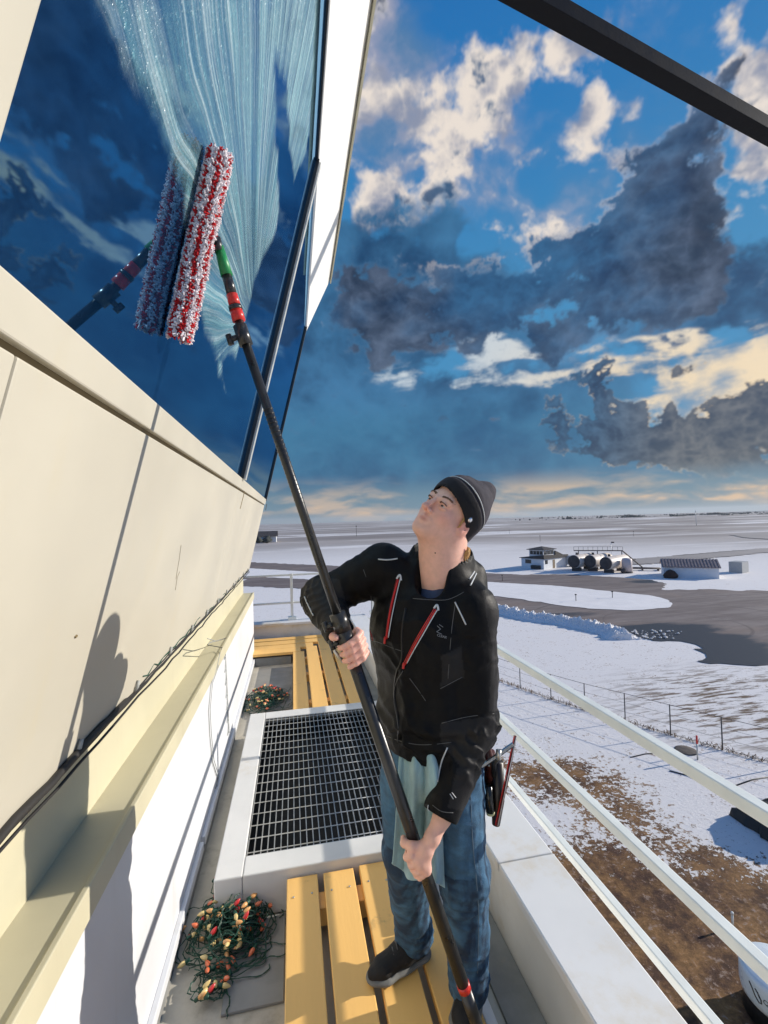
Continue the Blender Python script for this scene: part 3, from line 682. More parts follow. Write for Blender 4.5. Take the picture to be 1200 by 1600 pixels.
# cable run along the foot of the panels
cr = empty('cable_run', (wallx(-.62), 3, -.6), 'thin black cables clipped along the foot of the cream wall panels', 'cable')
def wob(a, b, n, amp, seed, sag=0):
    rnd = random.Random(seed); P = []
    for i in range(n+1):
        t = i/n; p = np.array(a)*(1-t)+np.array(b)*t
        p = p+np.array([rnd.gauss(0, amp*.3), 0, rnd.gauss(0, amp)-sag*math.sin(t*math.pi*5)**2]); P.append(p)
    return P
for k, (dz, r_, am) in enumerate(((-.005, .0075, .002), (.010, .004, .003), (-.02, .004, .003))):
    MB().tube(wob((-.590+.006*k, -.9, -.612+dz), (-.590+.006*k, 6.28, -.612+dz), 60, am, k+1, sag=.0), r_, 6).build('cable', M['cable'], cr)
MB().tube(wob((-.575, .3, -.600), (-.575, 1.72, -.597), 20, .003, 9), .010, 8).build('cable_sheath', M['cable'], cr)
MB().tube(wob((-.580, 1.9, -.585), (-.585, 6.2, -.575), 60, .009, 21), .003, 5).build('cable', M['wire'], cr)
for k in range(12):
    y = .9+k*.46; MB().tube([(-.583, y, -.60), (-.572, y, -.585), (-.570, y+.008, -.565)], .006, 6).build('clip', M['wirelt'], cr)
hw = empty('hanging_wire', (-.52, 3, -1.2), 'thin grey wire looping down the white lower wall', 'wire')
def onw(px, py): p = onp(px, py, (1, 0, 0), XW+.006); return p
lp = [(322, 998), (336, 1002), (352, 997), (346, 999), (326, 1004), (322, 1008), (345, 1012), (341, 1024), (338, 1040), (330, 1068), (326, 1110), (328, 1150), (332, 1190), (340, 1216), (337, 1232)]
P = []
for i, (a, b) in enumerate(lp):
    p = onw(a, b)
    if p[2] > -.975: p = p+np.array([.008, 0, 0])
    P.append(p)
MB().tube(P, .0028, 6).build('wire', M['wirelt'], hw)
MB().tube([p+np.array([.002, .04, -.01]) for p in P[8:]], .0022, 6).build('wire', M['wirelt'], hw)
zz = MB(); x0 = onw(352, 1010); x1 = onw(358, 1145)
zz.tube([x0, x1], .003, 6); 
for k in range(7):
    a = x0+(x1-x0)*(k/7); b = x0+(x1-x0)*((k+.75)/7); zz.tube([a, b+np.array([.004, -.10, .0]), b], .0028, 5)
zz.build('zigzag_clips', M['wirelt'], hw)
# ================================================================== GROUND
GN = (0, 0, 1)
def gpt(px, py, dz=0): p = gnd(px, py, GZ); return (p[0], p[1], GZ+dz)
def ground_mat():
    m = bpy.data.materials.new('snowy_ground'); m.use_nodes = True; N = NT(m.node_tree); b = N.n['Principled BSDF']
    P = N.node('ShaderNodeNewGeometry').outputs['Position']
    sp = N.node('ShaderNodeSeparateXYZ'); N.l.new(P, sp.inputs[0])
    dist = N.vm('LENGTH', P)
    fine = N.noise(P, 5.5, 9, .74, .3); med = N.noise(P, .8, 7, .68); big = N.noise(N.mapping(P, rot=(0, 0, R(-25)), scale=(.6, 1.6, 1)), .0075, 6, .6, .6)
    streak = N.noise(N.mapping(P, rot=(0, 0, R(-38)), scale=(.5, 3.2, 1)), 2.2, 9, .72)
    macro = None
    def add(px, py, r_, w, ry=None, py2=None):
        nonlocal macro
        c = gpt(px, py); g = N.math('MULTIPLY', N.gauss(P, (c[0], c[1], GZ), (r_, ry or r_, 100)), w); macro = g if macro is None else N.math('ADD', macro, g)
    for a in ((960, 1240, 2.2, .50), (880, 1200, 1.9, .42), (930, 1330, 1.9, .46), (1010, 1300, 1.5, .35), (980, 1430, 2.1, .60), (1060, 1500, 1.8, .55), (1130, 1440, 1.8, .62), (860, 1380, 1.5, .50), (1190, 1400, 2.0, .6), (1100, 1340, .8, .40), (1190, 1600, 3, .6),
              (840, 1230, 1.6, .40), (1010, 1400, 1.5, .5), (1150, 1520, 2.0, .6), (790, 1200, 1.6, .35), (1190, 1470, 2.0, .5), (1110, 1700, 3.0, .6), (900, 1500, 2.2, .5), (1050, 1360, 1.4, -.30), (830, 1300, 1.0, -.15), (1110, 1250, 2.3, -.28), (1100, 1480, .7, .1), (1000, 1495, .55, -.3), (880, 1290, 1.0, -.2), (1060, 1570, .8, -.3), (960, 1370, .5, -.25)):
        add(*a)
    mixn = N.math('ADD', N.math('MULTIPLY', N.math('SUBTRACT', fine, .5), 2.9), N.math('MULTIPLY', N.math('SUBTRACT', med, .5), 1.5))
    mixn = N.math('ADD', mixn, N.math('MULTIPLY', N.math('SUBTRACT', streak, .5), 1.0))
    near = N.ramp(N.math('ADD', N.math('ADD', mixn, macro), -.36), .0, .12)
    # rippled thin snow with grass showing, mid distance
    rip = N.noise(N.mapping(P, rot=(0, 0, R(28)), scale=(.35, 2.2, 1)), 1.5, 6, .6)
    c = gpt(1180, 1100); rm = N.gauss(P, (c[0], c[1], GZ), (9, 7, 100))
    rip2 = N.math('MULTIPLY', N.ramp(rip, .48, .60), N.ramp(rm, .1, .8))
    spk = N.math('MULTIPLY', N.ramp(N.math('ADD', fine, N.math('MULTIPLY', N.math('SUBTRACT', med, .5), .4)), .57, .66), N.math('MULTIPLY', N.ramp(dist, 110, 30), .9))
    # far plains: bands of stubble between snowfields
    farb = N.noise(N.mapping(P, rot=(0, 0, R(12)), scale=(.35, 1.0, 1)), .016, 7, .62, .4)
    far = N.math('MULTIPLY', N.ramp(farb, .36, .50), N.ramp(dist, 120, 300))
    snow = N.mix(med, (.76, .73, .70), (.85, .815, .78))
    gcol = N.mix(N.ramp(N.noise(P, 1.1, 6, .7), .35, .65), (.105, .050, .030), (.38, .20, .075))
    gcol = N.mix(N.ramp(fine, .35, .7), N.mix(1., gcol, (.5, .5, .5), 'MULTIPLY'), gcol)
    col = N.mix(near, snow, gcol)
    col = N.mix(rip2, col, (.17, .12, .08)); col = N.mix(spk, col, (.32, .24, .19))
    farc = N.mix(N.ramp(big, .35, .65), (.17, .135, .115), (.34, .29, .255))
    col = N.mix(N.math('MULTIPLY', far, .85), col, farc)
    N.put(b.inputs['Base Color'], col); b.inputs['Roughness'].default_value = .75; b.inputs['Specular IOR Level'].default_value = .25
    bn = N.node('ShaderNodeBump'); bn.inputs['Strength'].default_value = .7; bn.inputs['Distance'].default_value = .12
    h = N.math('SUBTRACT', N.math('ADD', N.math('MULTIPLY', fine, .6), N.math('MULTIPLY', streak, .5)), N.math('MULTIPLY', near, .5)); h = N.math('MULTIPLY', h, N.ramp(dist, 90, 15, .05, 1.))
    N.put(bn.inputs['Height'], h); N.put(b.inputs['Normal'], bn.outputs[0]); return m
GM = ground_mat()
def ground():
    v = []; f = []; rings = [0, 6, 12, 18, 26, 36, 50, 70, 100, 140, 200, 300, 450, 700, 1100, 1800, 3000, 5000, 7000]; n = 96
    for r_ in rings:
        for k in range(n if r_ else 1):
            a = 2*math.pi*k/n; x, y = r_*math.cos(a), r_*math.sin(a)
            h = 0
            if r_ > 250: h = (mnoise.noise(Vector((x/700, y/700, 1)))*.5+.1)*min(1, (r_-250)/1500)*7
            v.append((x, y, GZ+h))
    for k in range(n): f.append((0, 1+k, 1+(k+1) % n))
    for i in range(1, len(rings)-1):
        for k in range(n):
            a = 1+(i-1)*n; f.append((a+k, a+n+k, a+n+(k+1) % n, a+(k+1) % n))
    m = MB(); m.add(v, f, True); m.build('ground', GM, kind='structure')
ground()
def sheet(name, px, m, dz, sub=0, jit=0):
    mb = MB(); pts = [gpt(*p, dz) for p in px]
    if jit:
        q2 = []
        for i, p in enumerate(pts):
            q = pts[(i+1) % len(pts)]; L_ = math.hypot(q[0]-p[0], q[1]-p[1]); n_ = max(1, min(60, int(L_/.45)))
            for k in range(n_):
                t = k/n_; x = p[0]*(1-t)+q[0]*t; y = p[1]*(1-t)+q[1]*t; v_ = Vector((x*.5, y*.5, dz*9)); w_ = Vector((x*2.2, y*2.2, dz*9))
                q2.append((x+jit*(mnoise.noise(v_)*1.4+mnoise.noise(w_)*.6), y+jit*(mnoise.noise(v_+Vector((9, 9, 9)))*1.4+mnoise.noise(w_+Vector((5, 5, 5)))*.6), GZ+dz))
        pts = q2; mb.add(pts, [tuple(range(len(pts)))])
    me = bpy.data.meshes.new(name); me.from_pydata(mb.v, [], mb.f)
    bm = bmesh.new(); bm.from_mesh(me); bmesh.ops.triangulate(bm, faces=bm.faces)
    for f_ in bm.faces:
        if f_.normal.z < 0: f_.normal_flip()
    bm.to_mesh(me); bm.free()
    return finish(me, name, m, kind='structure')
def spl(pts, n=6):      # Catmull-Rom through picture points
    out = []
    m = len(pts)
    for i in range(m-1):
        p0, p1, p2, p3 = [np.array(pts[max(0, min(m-1, j))], float) for j in (i-1, i, i+1, i+2)]
        for t in np.linspace(0, 1, n, endpoint=False):
            out.append(tuple(.5*((2*p1)+(-p0+p2)*t+(2*p0-5*p1+4*p2-p3)*t*t+(-p0+3*p1-3*p2+p3)*t**3)))
    out.append(tuple(pts[-1])); return out
def asphalt_mat():
    m = bpy.data.materials.new('wet_shaded_asphalt'); m.use_nodes = True; N = NT(m.node_tree); b = N.n['Principled BSDF']
    P = N.node('ShaderNodeNewGeometry').outputs['Position']
    n1 = N.noise(P, .12, 7, .65, .5); n2 = N.noise(N.mapping(P, rot=(0, 0, R(-30)), scale=(.3, 1.6, 1)), .35, 8, .7); n3 = N.noise(P, 2.5, 5, .6)
    c = N.mix(N.ramp(n2, .3, .7), (.14, .112, .105), (.235, .20, .185)); c = N.mix(N.math('MULTIPLY', N.ramp(n1, .5, .7), .6), c, (.27, .21, .175))
    # tyre arcs
    cc = gpt(1050, 975); rad = N.vm('LENGTH', N.vm('SUBTRACT', P, (cc[0], cc[1], GZ)))
    arcs = N.noise(N.mapping(N.vm('SCALE', P, scale=.05)), 1, 3, .5); cb = N.node('ShaderNodeCombineXYZ'); N.l.new(rad, cb.inputs[0]); N.l.new(arcs, cb.inputs[1])
    ar = N.noise(N.mapping(cb.outputs[0], scale=(1.2, .6, 1)), 1.0, 4, .7); c = N.mix(N.math('MULTIPLY', N.ramp(ar, .56, .66), .65), c, (.075, .062, .06))
    # melt water and the apron's bluish shadow area, painted dark by one mask
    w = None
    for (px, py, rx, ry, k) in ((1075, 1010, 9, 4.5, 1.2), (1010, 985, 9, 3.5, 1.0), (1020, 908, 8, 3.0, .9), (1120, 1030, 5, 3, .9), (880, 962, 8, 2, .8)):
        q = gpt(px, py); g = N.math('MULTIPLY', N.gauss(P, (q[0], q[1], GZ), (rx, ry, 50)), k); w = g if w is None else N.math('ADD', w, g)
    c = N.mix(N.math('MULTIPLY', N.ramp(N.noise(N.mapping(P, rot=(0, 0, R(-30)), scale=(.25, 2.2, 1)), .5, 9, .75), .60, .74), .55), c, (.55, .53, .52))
    wet_shade = N.ramp(N.math('ADD', w, N.math('MULTIPLY', N.math('SUBTRACT', n2, .5), 1.2)), .45, .75)
    c = N.mix(wet_shade, c, (.035, .042, .055)); N.put(b.inputs['Base Color'], c)
    N.put(b.inputs['Roughness'], N.ramp(wet_shade, 0, 1, .85, .55)); b.inputs['Specular IOR Level'].default_value = .3
    bn = N.node('ShaderNodeBump'); bn.inputs['Strength'].default_value = .4; bn.inputs['Distance'].default_value = .05; N.put(bn.inputs['Height'], n3); N.put(b.inputs['Normal'], bn.outputs[0])
    return m
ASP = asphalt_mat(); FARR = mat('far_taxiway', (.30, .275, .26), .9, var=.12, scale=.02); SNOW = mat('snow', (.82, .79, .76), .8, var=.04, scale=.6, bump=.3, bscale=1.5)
topE = spl([(380, 878), (560, 886), (780, 897), (880, 898), (962, 902), (1039, 911), (1037, 922), (1095, 921), (1200, 924), (1420, 926)])
botE = spl([(1420, 1047), (1200, 1041), (1112, 1036), (1095, 1023), (1070, 1003), (975, 992), (870, 967), (780, 950), (560, 925), (380, 916)])
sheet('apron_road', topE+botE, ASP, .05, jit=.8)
isl = spl([(380, 888), (560, 898), (780, 911), (880, 917), (955, 925), (1012, 931), (1042, 938), (1050, 945), (1040, 950), (990, 954), (902, 950), (780, 933), (560, 911), (380, 901)])
sheet('snow_island', isl, SNOW, .10, jit=.35)
for k, (t, b_) in enumerate((([(380, 853), (600, 846), (780, 849.5), (870, 845), (937, 836), (1088, 831)], [(1088, 833.5), (937, 840), (870, 850), (780, 856), (600, 849), (380, 857)]),
              ([(985, 874), (1040, 870), (1110, 864), (1200, 857), (1400, 846)], [(1400, 851), (1200, 864), (1110, 873), (1040, 880), (985, 883)]),
              ([(380, 868), (480, 866), (600, 864), (780, 866)], [(780, 868), (600, 868), (480, 873), (380, 876)]),
              ([(880, 829), (1000, 826), (1200, 828), (1400, 832)], [(1400, 835), (1200, 830.5), (1000, 828), (880, 831)]),
              ([(1140, 836), (1200, 832), (1400, 830)], [(1400, 856), (1200, 843), (1160, 840)]))):
    sheet('taxiway', spl(t)+spl(b_), FARR, .12+.02*k, jit=1.2 if k in (1, 4) else 0)
# snow berm ploughed up along the apron
def berm():
    path = [gpt(*p) for p in spl([(700, 946), (790, 957), (830, 966), (880, 972), (930, 982), (962, 990), (978, 1000)], 40)]
    mb = MB(); n = 31; vs = []; fs = []
    for i, p in enumerate(path):
        p = np.array(p); t = np.array(path[min(i+1, len(path)-1)])-np.array(path[max(i-1, 0)]); t /= np.linalg.norm(t); s = np.array([t[1], -t[0], 0])
        e = min(1, (len(path)-1-i)/6); w = 1.9*(.5+.5*e)
        for k in range(n):
            u = (k/(n-1)-.5)*2; x = p+s*u*w; h = .70*e*math.exp(-((u-.15)*1.9)**2)
            q = Vector((x[0]*1.3, x[1]*1.3, 0)); h *= 1+.6*mnoise.noise(q)+.5*abs(mnoise.noise(q*2.3)); h += (.22*mnoise.noise(q*3.7)+.16*mnoise.noise(q*8)+.08*mnoise.noise(q*16))*e*math.exp(-(u*1.2)**2)
            vs.append((x[0], x[1], GZ+.02+max(-.1, h)-.06*abs(u)))
    for i in range(len(path)-1):
        for k in range(n-1): a = i*n+k; fs.append((a, a+1, a+n+1, a+n))
    mb.add(vs, fs, False); o = mb.build('snow_berm', SNOW); tag(o, 'lumpy ploughed snow bank along the near edge of the brown apron', 'snow bank', kind='structure')
    # slush tongue past its end
    sheet('slush', spl([(978, 985), (1010, 988), (1050, 992), (1085, 997), (1075, 1000), (1030, 997), (975, 1000)]), SNOW, .11)
    rnd = random.Random(4); c = MB()
    for k in range(120):
        a = gpt(rnd.triangular(955, 1070, 970), rnd.uniform(986, 1000)); r_ = rnd.uniform(.03, .16)
        c.lathe([(r_*.7, 0), (r_, r_*.3), (r_*.5, r_*.8)], c=(a[0], a[1], GZ+.1), n=5)
    tag(c.build('snow_clods', SNOW), 'broken clods of snow scattered past the end of the snow bank', 'snow clods', kind='stuff')
berm()
sheet('snow_edge', spl([(1195, 914), (1230, 911), (1300, 913), (1400, 918), (1300, 924), (1220, 924)]), SNOW, .12)
# far ridge and tree lines
def ridge():
    m = MB(); vs = []; fs = []; n = 90
    for i in range(n+1):
        px = 380+i*(1500-380)/n; e = max(0, (px-700)/500); y = 826-.0275*(px-380)
        h = .6+5.0*min(1, e**1.1)+.9*mnoise.noise(Vector((px*.012, 0, 0)))+.4*mnoise.noise(Vector((px*.05, 2, 0)))
        v = ray(px, y-h); hd = math.hypot(v[0], v[1]); p = v*(5200/hd); b_ = ray(px, y+7); q = b_*(4300/math.hypot(b_[0], b_[1])); back = np.array([p[0]*1.25, p[1]*1.25, GZ-30])
        vs += [(q[0], q[1], GZ-12), tuple(p), tuple(back)]
    for i in range(n): a = i*3; fs += [(a, a+3, a+4, a+1), (a+1, a+4, a+5, a+2)]
    m.add(vs, fs, True); m.build('hills', mat('far_hills', (.12, .14, .17), .9, var=.35, scale=.004), kind='structure')
    rnd = random.Random(8); t = MB(); fol = mat('far_trees', (.035, .04, .035), .9, var=.3, scale=.05)
    for k in range(1500):
        px = rnd.triangular(800, 1320, 1140); dd_ = rnd.choice((1500, 1700, 2300, 2500, 3300)); v = ray(px, 810); v = v*(dd_*(1+.05*mnoise.noise(Vector((px*.01, dd_, 0)))+rnd.uniform(-.01, .01))/math.hypot(v[0], v[1])); s = rnd.uniform(2.5, 7.5)*(.3+.7*max(0, .5+mnoise.noise(Vector((px*.03, dd_, 0)))*1.5))
        if mnoise.noise(Vector((px*.016, dd_*.01, 4))) < -.05: continue
        t.lathe([(s*.1, 0), (s*.8, s*.2), (s*rnd.uniform(.6, .9), s*.7), (s*.2, s*1.1)], c=(v[0], v[1], GZ), n=6)
    tag(t.build('far_woods', fol), 'dark distant tree belt under the ridge on the right horizon', 'trees', kind='stuff')
ridge()
rnd = random.Random(31)
# ---- field fence
ftop = M['black']; fr = empty('field_fence', gpt(1048, 1150), 'thin dark metal post and wire fence across the snowy field', 'fence')
fp = [(735, 1046), (770, 1060), (813, 1076), (861, 1093), (914, 1110), (977, 1128), (1048, 1149), (1129, 1172), (1225, 1199), (1330, 1228)]
fm = mat('weathered_fence_steel', (.05, .045, .045), .6, var=.2)
tops = []
for p in fp:
    a = np.array(gpt(*p)); MB().tube([a, a+np.array([0, 0, 1.72])], .032, 6).build('post', fm, fr); tops.append(a)
for h, r_ in ((1.7, .014), (1.15, .007), (.6, .007), (.08, .012)): MB().tube([a+np.array([0, 0, h]) for a in tops], r_, 5).build('wire', fm, fr)
dk = MB()
for i in range(len(tops)-1):      # weeds along the fence foot
    for k in range(60):
        t = rnd.random(); p = tops[i]*(1-t)+tops[i+1]*t+np.array([rnd.gauss(0, .12), rnd.gauss(0, .12), 0]); dk.tube([p, p+np.array([rnd.gauss(0, .08), rnd.gauss(0, .08), rnd.uniform(.08, .25)])], .012, 3, cap=False)
tag(dk.build('dry_grass', mat('dry_grass', (.16, .09, .04), .9, var=.3)), 'dry weeds along the foot of the field fence', 'grass', kind='stuff')
a = np.array(gpt(1090, 1187)); mk = empty('marker_post', a, 'short red topped marker post in the snow by the fence', 'marker post')
MB().tube([a, a+np.array([0, 0, .8])], .035, 8).build('stake', M['galv'], mk); MB().tube([a+np.array([0, 0, .8]), a+np.array([0, 0, 1.2])], .045, 8).build('red_top', red, mk)
a = np.array(gpt(1145, 1450)); mk = empty('marker_stake', a, 'short pale stake standing in the brown dirt', 'stake'); MB().tube([a, a+np.array([0, 0, .42])], .03, 8).build('stake', M['rail'], mk); MB().lathe([(.04, .40), (.04, .46), (.02, .48)], c=a, n=8).build('cap', M['rail'], mk)
a = gpt(1072, 1173); o = MB().lathe([(.50, 0), (.52, .02), (.48, .035), (.1, .04)], c=(a[0], a[1], GZ+.01), n=20).build('manhole_cover', mat('rusty_cover', (.11, .09, .075), .8, var=.3)); tag(o, 'dark round ground cover in the snow near the red marker post', 'ground cover')
# cast shadow lines on the snow, put in as thin black tubes
for k, (a_, b_, lab) in enumerate((((985, 1184), (1030, 1177), 'short dark shadow line modelled across snow beside the brown patch'), ((1046, 1205), (1105, 1226), 'dark curved shadow line modelled in the snow left of the white railing'), ((1150, 1228), (1200, 1215), 'dark shadow line modelled over snow, running to the right edge'))):
    a, b = np.array(gpt(*a_, .02)), np.array(gpt(*b_, .02)); o = MB().tube([a, (a+b)/2+np.array([.15, .1, 0]), b], .03, 6).build('shadow_line', M['cable']); tag(o, lab, 'cable')
# ---- control building
def frame(px0, px1, dz=0):
    a = np.array(gpt(*px0)); b = np.array(gpt(*px1)); x = b-a; x[2] = 0; Ln = np.linalg.norm(x); x /= Ln; y = np.array([-x[1], x[0], 0]); return a, x, y, Ln
wall_white = mat('building_white', (.74, .76, .78), .7, var=.05, scale=.5); roofd = mat('dark_roof', (.05, .045, .045), .8, var=.2, scale=1); windk = mat('dark_window', (.02, .025, .03), .15, var=.1)  # one even white for all building walls
Z_ = np.array([0, 0, 1.])
def ctl():
    C0 = np.array(gpt(850, 890)); A = np.array(gpt(815, 887)); x = A-C0; x[2] = 0; L1 = np.linalg.norm(x); x /= L1; y = np.array([x[1], -x[0], 0])
    if y@FW < 0: y = -y
    ct = empty('control_building', C0, 'small white airfield building with a glazed lookout storey and dark roofs', 'building')
    L2 = 9.0
    MB().obox(C0, x, y, Z_, L1, L2, 2.4).build('wall', wall_white, ct)
    r_ = MB(); o = C0+Z_*2.41-x*.3-y*.3
    r_.hexa([o, o+x*(L1+.7), o+x*(L1+.7)+y*(L2+.6), o+y*(L2+.6), o+Z_*1.0, o+x*(L1+.7)+Z_*.12, o+x*(L1+.7)+y*(L2+.6)+Z_*.12, o+y*(L2+.6)+Z_*.6]); r_.build('roof', roofd, ct)
    T = C0+x*.2+y*.2+Z_*2.45
    MB().obox(T, x, y, Z_, L1*.62, 4.2, 2.05).build('lookout_wall', wall_white, ct)
    tp = T+Z_*2.05-x*.45-y*.45; lx, ly = L1*.62+.9, 5.1
    r2 = MB(); c4 = [tp, tp+x*lx, tp+x*lx+y*ly, tp+y*ly]; ap = tp+x*lx/2+y*ly/2+Z_*.75
    r2.add(c4+[q+Z_*.12 for q in c4]+[ap], [(3, 2, 1, 0), (0, 1, 5, 4), (1, 2, 6, 5), (2, 3, 7, 6), (3, 0, 4, 7), (4, 5, 8), (5, 6, 8), (6, 7, 8), (7, 4, 8)]); r2.build('roof', roofd, ct)
    for k in range(4):
        o = T+x*(.15+k*(L1*.62-.3)/4)-y*.03+Z_*.95; w = MB().obox(o, x, y, Z_, (L1*.62-.3)/4-.12, .06, .85).build('window', windk, ct)
    for k in range(3): MB().obox(T-x*.03+y*(.2+k*1.3)+Z_*.95, x, y, Z_, .06, 1.15, .85).build('window', windk, ct)
    MB().obox(C0+x*(L1*.55)-y*.03+Z_*1.2, x, y, Z_, 1.7, .06, .9).build('window', windk, ct)
    MB().obox(C0-x*.03+y*.5+Z_*1.2, x, y, Z_, .06, 1.0, .9).build('window', windk, ct)
    MB().obox(C0-x*.03+y*3.4+Z_*.05, x, y, Z_, .06, .9, 2.0).build('door', mat('door_brown', (.2, .15, .1), .7), ct)
    MB().obox(C0+x*.8-y*.9, x, y, Z_, 2.2, .85, .9).build('planter', roofd, ct)
    w2 = C0+y*4.6-x*0+Z_*2.45; ww = MB(); ww.hexa([w2, w2+x*3.4, w2+x*3.4+y*4.2, w2+y*4.2, w2+Z_*1.7, w2+x*3.4+Z_*1.9, w2+x*3.4+y*4.2+Z_*.4, w2+y*4.2+Z_*.2]); ww.build('rear_roof', roofd, ct)
    C1 = np.array(gpt(893, 886)); tr = empty('utility_trailer', C1, 'small pale box trailer between the white building and the storage tanks', 'trailer')
    MB().obox(C1+Z_*.5+x*0, x, y, Z_, 2.4, 3, 2.1).build('body', mat('trailer_grey', (.42, .43, .45), .6), tr, .05)
    for k in (.4, 1.8): MB().tube([C1+x*k+y*.3+Z_*.35-y*.1, C1+x*k+y*.3+Z_*.35+y*.1], .34, 12).build('wheel', M['black'], tr)
    sh = mat('bare_soil', (.17, .10, .07), .9, var=.3, scale=.5)
    sheet('soil', spl([(868, 891), (880, 885), (930, 886), (1000, 887), (1030, 890), (985, 899), (900, 893), (868, 893)]), sh, .09)
ctl()
def tanks():
    tm = mat('tank_cream', (.66, .58, .50), .5, var=.08, scale=.6, dirt=(.25, .17, .12), dscale=.6, dlo=.6, dhi=.85); te = mat('tank_end', (.075, .06, .055), .7, var=.3, scale=.8)
    for k, (px, py, lab) in enumerate(((897, 893, 'leftmost of the three horizontal storage tanks, next to the box trailer'), (922, 893, 'middle one of the three horizontal cream storage tanks'), (947, 896, 'rightmost of the three horizontal storage tanks, beside the upright tank'))):
        a = np.array(gpt(px, py)); dpt = a@FW; rr = 10.2*dpt/FPX; fwd = a.copy(); fwd[2] = 0; fwd /= np.linalg.norm(fwd); rt = np.array([fwd[1], -fwd[0], 0]); dr = fwd*.88+rt*.47
        root = empty('storage_tank', a, lab, 'storage tank', 'horizontal storage tanks on the airfield')
        c = a+Z_*(rr+.75); Lt = 8.0
        MB().lathe([(rr*.97, .0), (rr, .15), (rr, Lt-.2), (rr*.9, Lt)], c=c, n=28, axis=dr).build('shell', tm, root)
        MB().lathe([(rr*.5, -.22), (rr*.8, -.14), (rr*.965, -.004)], c=c, n=28, axis=dr).build('end_plate', te, root)
        for t in (1.2, Lt-1.5): MB().obox(a+dr*t-rt*rr*.7, rt, fwd, Z_, rr*1.4, .5, rr*.55).build('saddle', te, root)
        MB().tube([c+dr*1.5+Z_*rr*.97, c+dr*1.5+Z_*(rr+.45)], .28, 10).build('vent', te, root)
    a = np.array(gpt(924, 892)); fwd = a/np.linalg.norm(a); fwd[2] = 0; rt = np.array([fwd[1], -fwd[0], 0]); r0 = empty('tank_gantry', a, 'dark steel gantry with handrails over the tops of the storage tanks', 'gantry')
    p0 = a-rt*3.6+fwd*4.0+Z_*4.1; m = MB(); m.obox(p0, rt, fwd, Z_, 10.2, .9, .18); m.build('walkway', te, r0)
    for k in range(11): q = p0+rt*(k*1.02); MB().tube([q, q+Z_*1.0], .035, 5).build('post', te, r0)
    MB().tube([p0+Z_*1.0, p0+rt*10.2+Z_*1.0], .035, 5).build('rail', te, r0)
    MB().tube([p0+rt*10.2, p0+rt*14.0-Z_*3.6], .16, 5).build('stair', te, r0)
    for q in (p0+rt*1, p0+rt*5, p0+rt*10): MB().tube([q, q-Z_*4.1], .1, 6).build('leg', te, r0)
    a = np.array(gpt(980, 895)); rr = 7.5*(a@FW)/FPX; s = empty('upright_tank', a, 'pale upright cylindrical tank right of the horizontal tanks', 'storage tank'); H_ = 22.5*(a@FW)/FPX
    MB().lathe([(rr, .3), (rr, H_-.25), (rr*.8, H_), (rr*.2, H_+.1)], c=a, n=24).build('shell', mat('tank_pink_grey', (.60, .52, .50), .5, var=.05), s); MB().lathe([(rr*1.08, 0), (rr*1.08, .3)], c=a, n=20).build('base', te, s)
    MB().tube([a-rt*rr*.8-fwd*rr+Z_*.5, a-rt*rr*.8-fwd*(rr+.6)+Z_*.5], .5, 10).build('valve_box', te, s)
    b = np.array(gpt(1012, 892)); pp = empty('pipe_rack', b, 'low brown pipes running from the upright tank toward the shed', 'pipes')
    for k in range(3): MB().tube([b-rt*4.5+fwd*k*.8+Z_*.5, b+rt*2.5+fwd*k*.8+Z_*.5], .13, 6).build('pipe', te, pp)
    for k in (-4, -1, 2): MB().obox(b+rt*k, rt, fwd, Z_, .2, 2.2, .4).build('sleeper', te, pp)
    a = np.array(gpt(956, 884)); lp_ = empty('lamp_mast', a, 'thin white lamp mast rising behind the storage tanks', 'lamp mast'); MB().tube([a, a+Z_*5.6], .06, 6).build('mast', M['rail'], lp_); MB().obox(a+Z_*5.5, rt, fwd, Z_, .7, .3, .3).build('lamp_head', te, lp_)
tanks()
def shed(pxa, pxb, hgt, dep, roofh, name, lab, wm, rm, endm=None, doors=True):
    a, x, y, Ln = frame(pxa, pxb)
    if y@FW < 0: y = -y
    s = empty(name, a, lab, 'shed' if roofh else 'container')
    MB().obox(a, x, y, Z_, Ln, dep, hgt).build('wall', wm, s)
    if roofh:
        m = MB(); n = 36
        e0 = a-x*.3-y*.3+Z_*hgt; e1 = a-x*.3+y*(dep/2)+Z_*(hgt+roofh); e2 = a-x*.3+y*(dep+.3)+Z_*hgt
        for k in range(n):
            t0 = k*(Ln+.6)/n; w = (Ln+.6)/n; up_ = .1 if k % 2 else 0
            for (p, q) in ((e0, e1), (e1, e2)):
                m.hexa([p+x*t0, p+x*(t0+w), q+x*(t0+w), q+x*t0, p+x*t0+Z_*(.1+up_), p+x*(t0+w)+Z_*(.1+up_), q+x*(t0+w)+Z_*(.1+up_), q+x*t0+Z_*(.1+up_)])
        m.build('roof', rm, s)
        for t in (0, Ln-.02):
            g_ = MB(); p = a+x*t+Z_*hgt; g_.add([p, p+y*dep, p+y*dep/2+Z_*roofh, p+x*.02, p+y*dep+x*.02, p+y*dep/2+Z_*roofh+x*.02], [(0, 1, 2), (5, 4, 3), (0, 3, 4, 1), (1, 4, 5, 2), (2, 5, 3, 0)]); g_.build('gable', wm, s)
    if doors:
        MB().obox(a+x*(Ln+.01)+y*dep*.18, x, y, Z_, .05, dep*.26, hgt*.8).build('door', mat('shed_door', (.6, .62, .62), .6), s)
        MB().obox(a+x*(Ln+.01)+y*dep*.56, x, y, Z_, .05, dep*.26, hgt*.8).build('door', mat('shed_door', (.6, .62, .62), .6), s)
    return a, x, y, Ln
shed((1037.5, 902), (1124, 904.5), 1.95, 6.5, 1.25, 'metal_shed', 'long low pale metal shed with brown ribbed roof beyond the apron', wall_white, mat('brown_roof', (.30, .225, .20), .6, var=.25, scale=2))
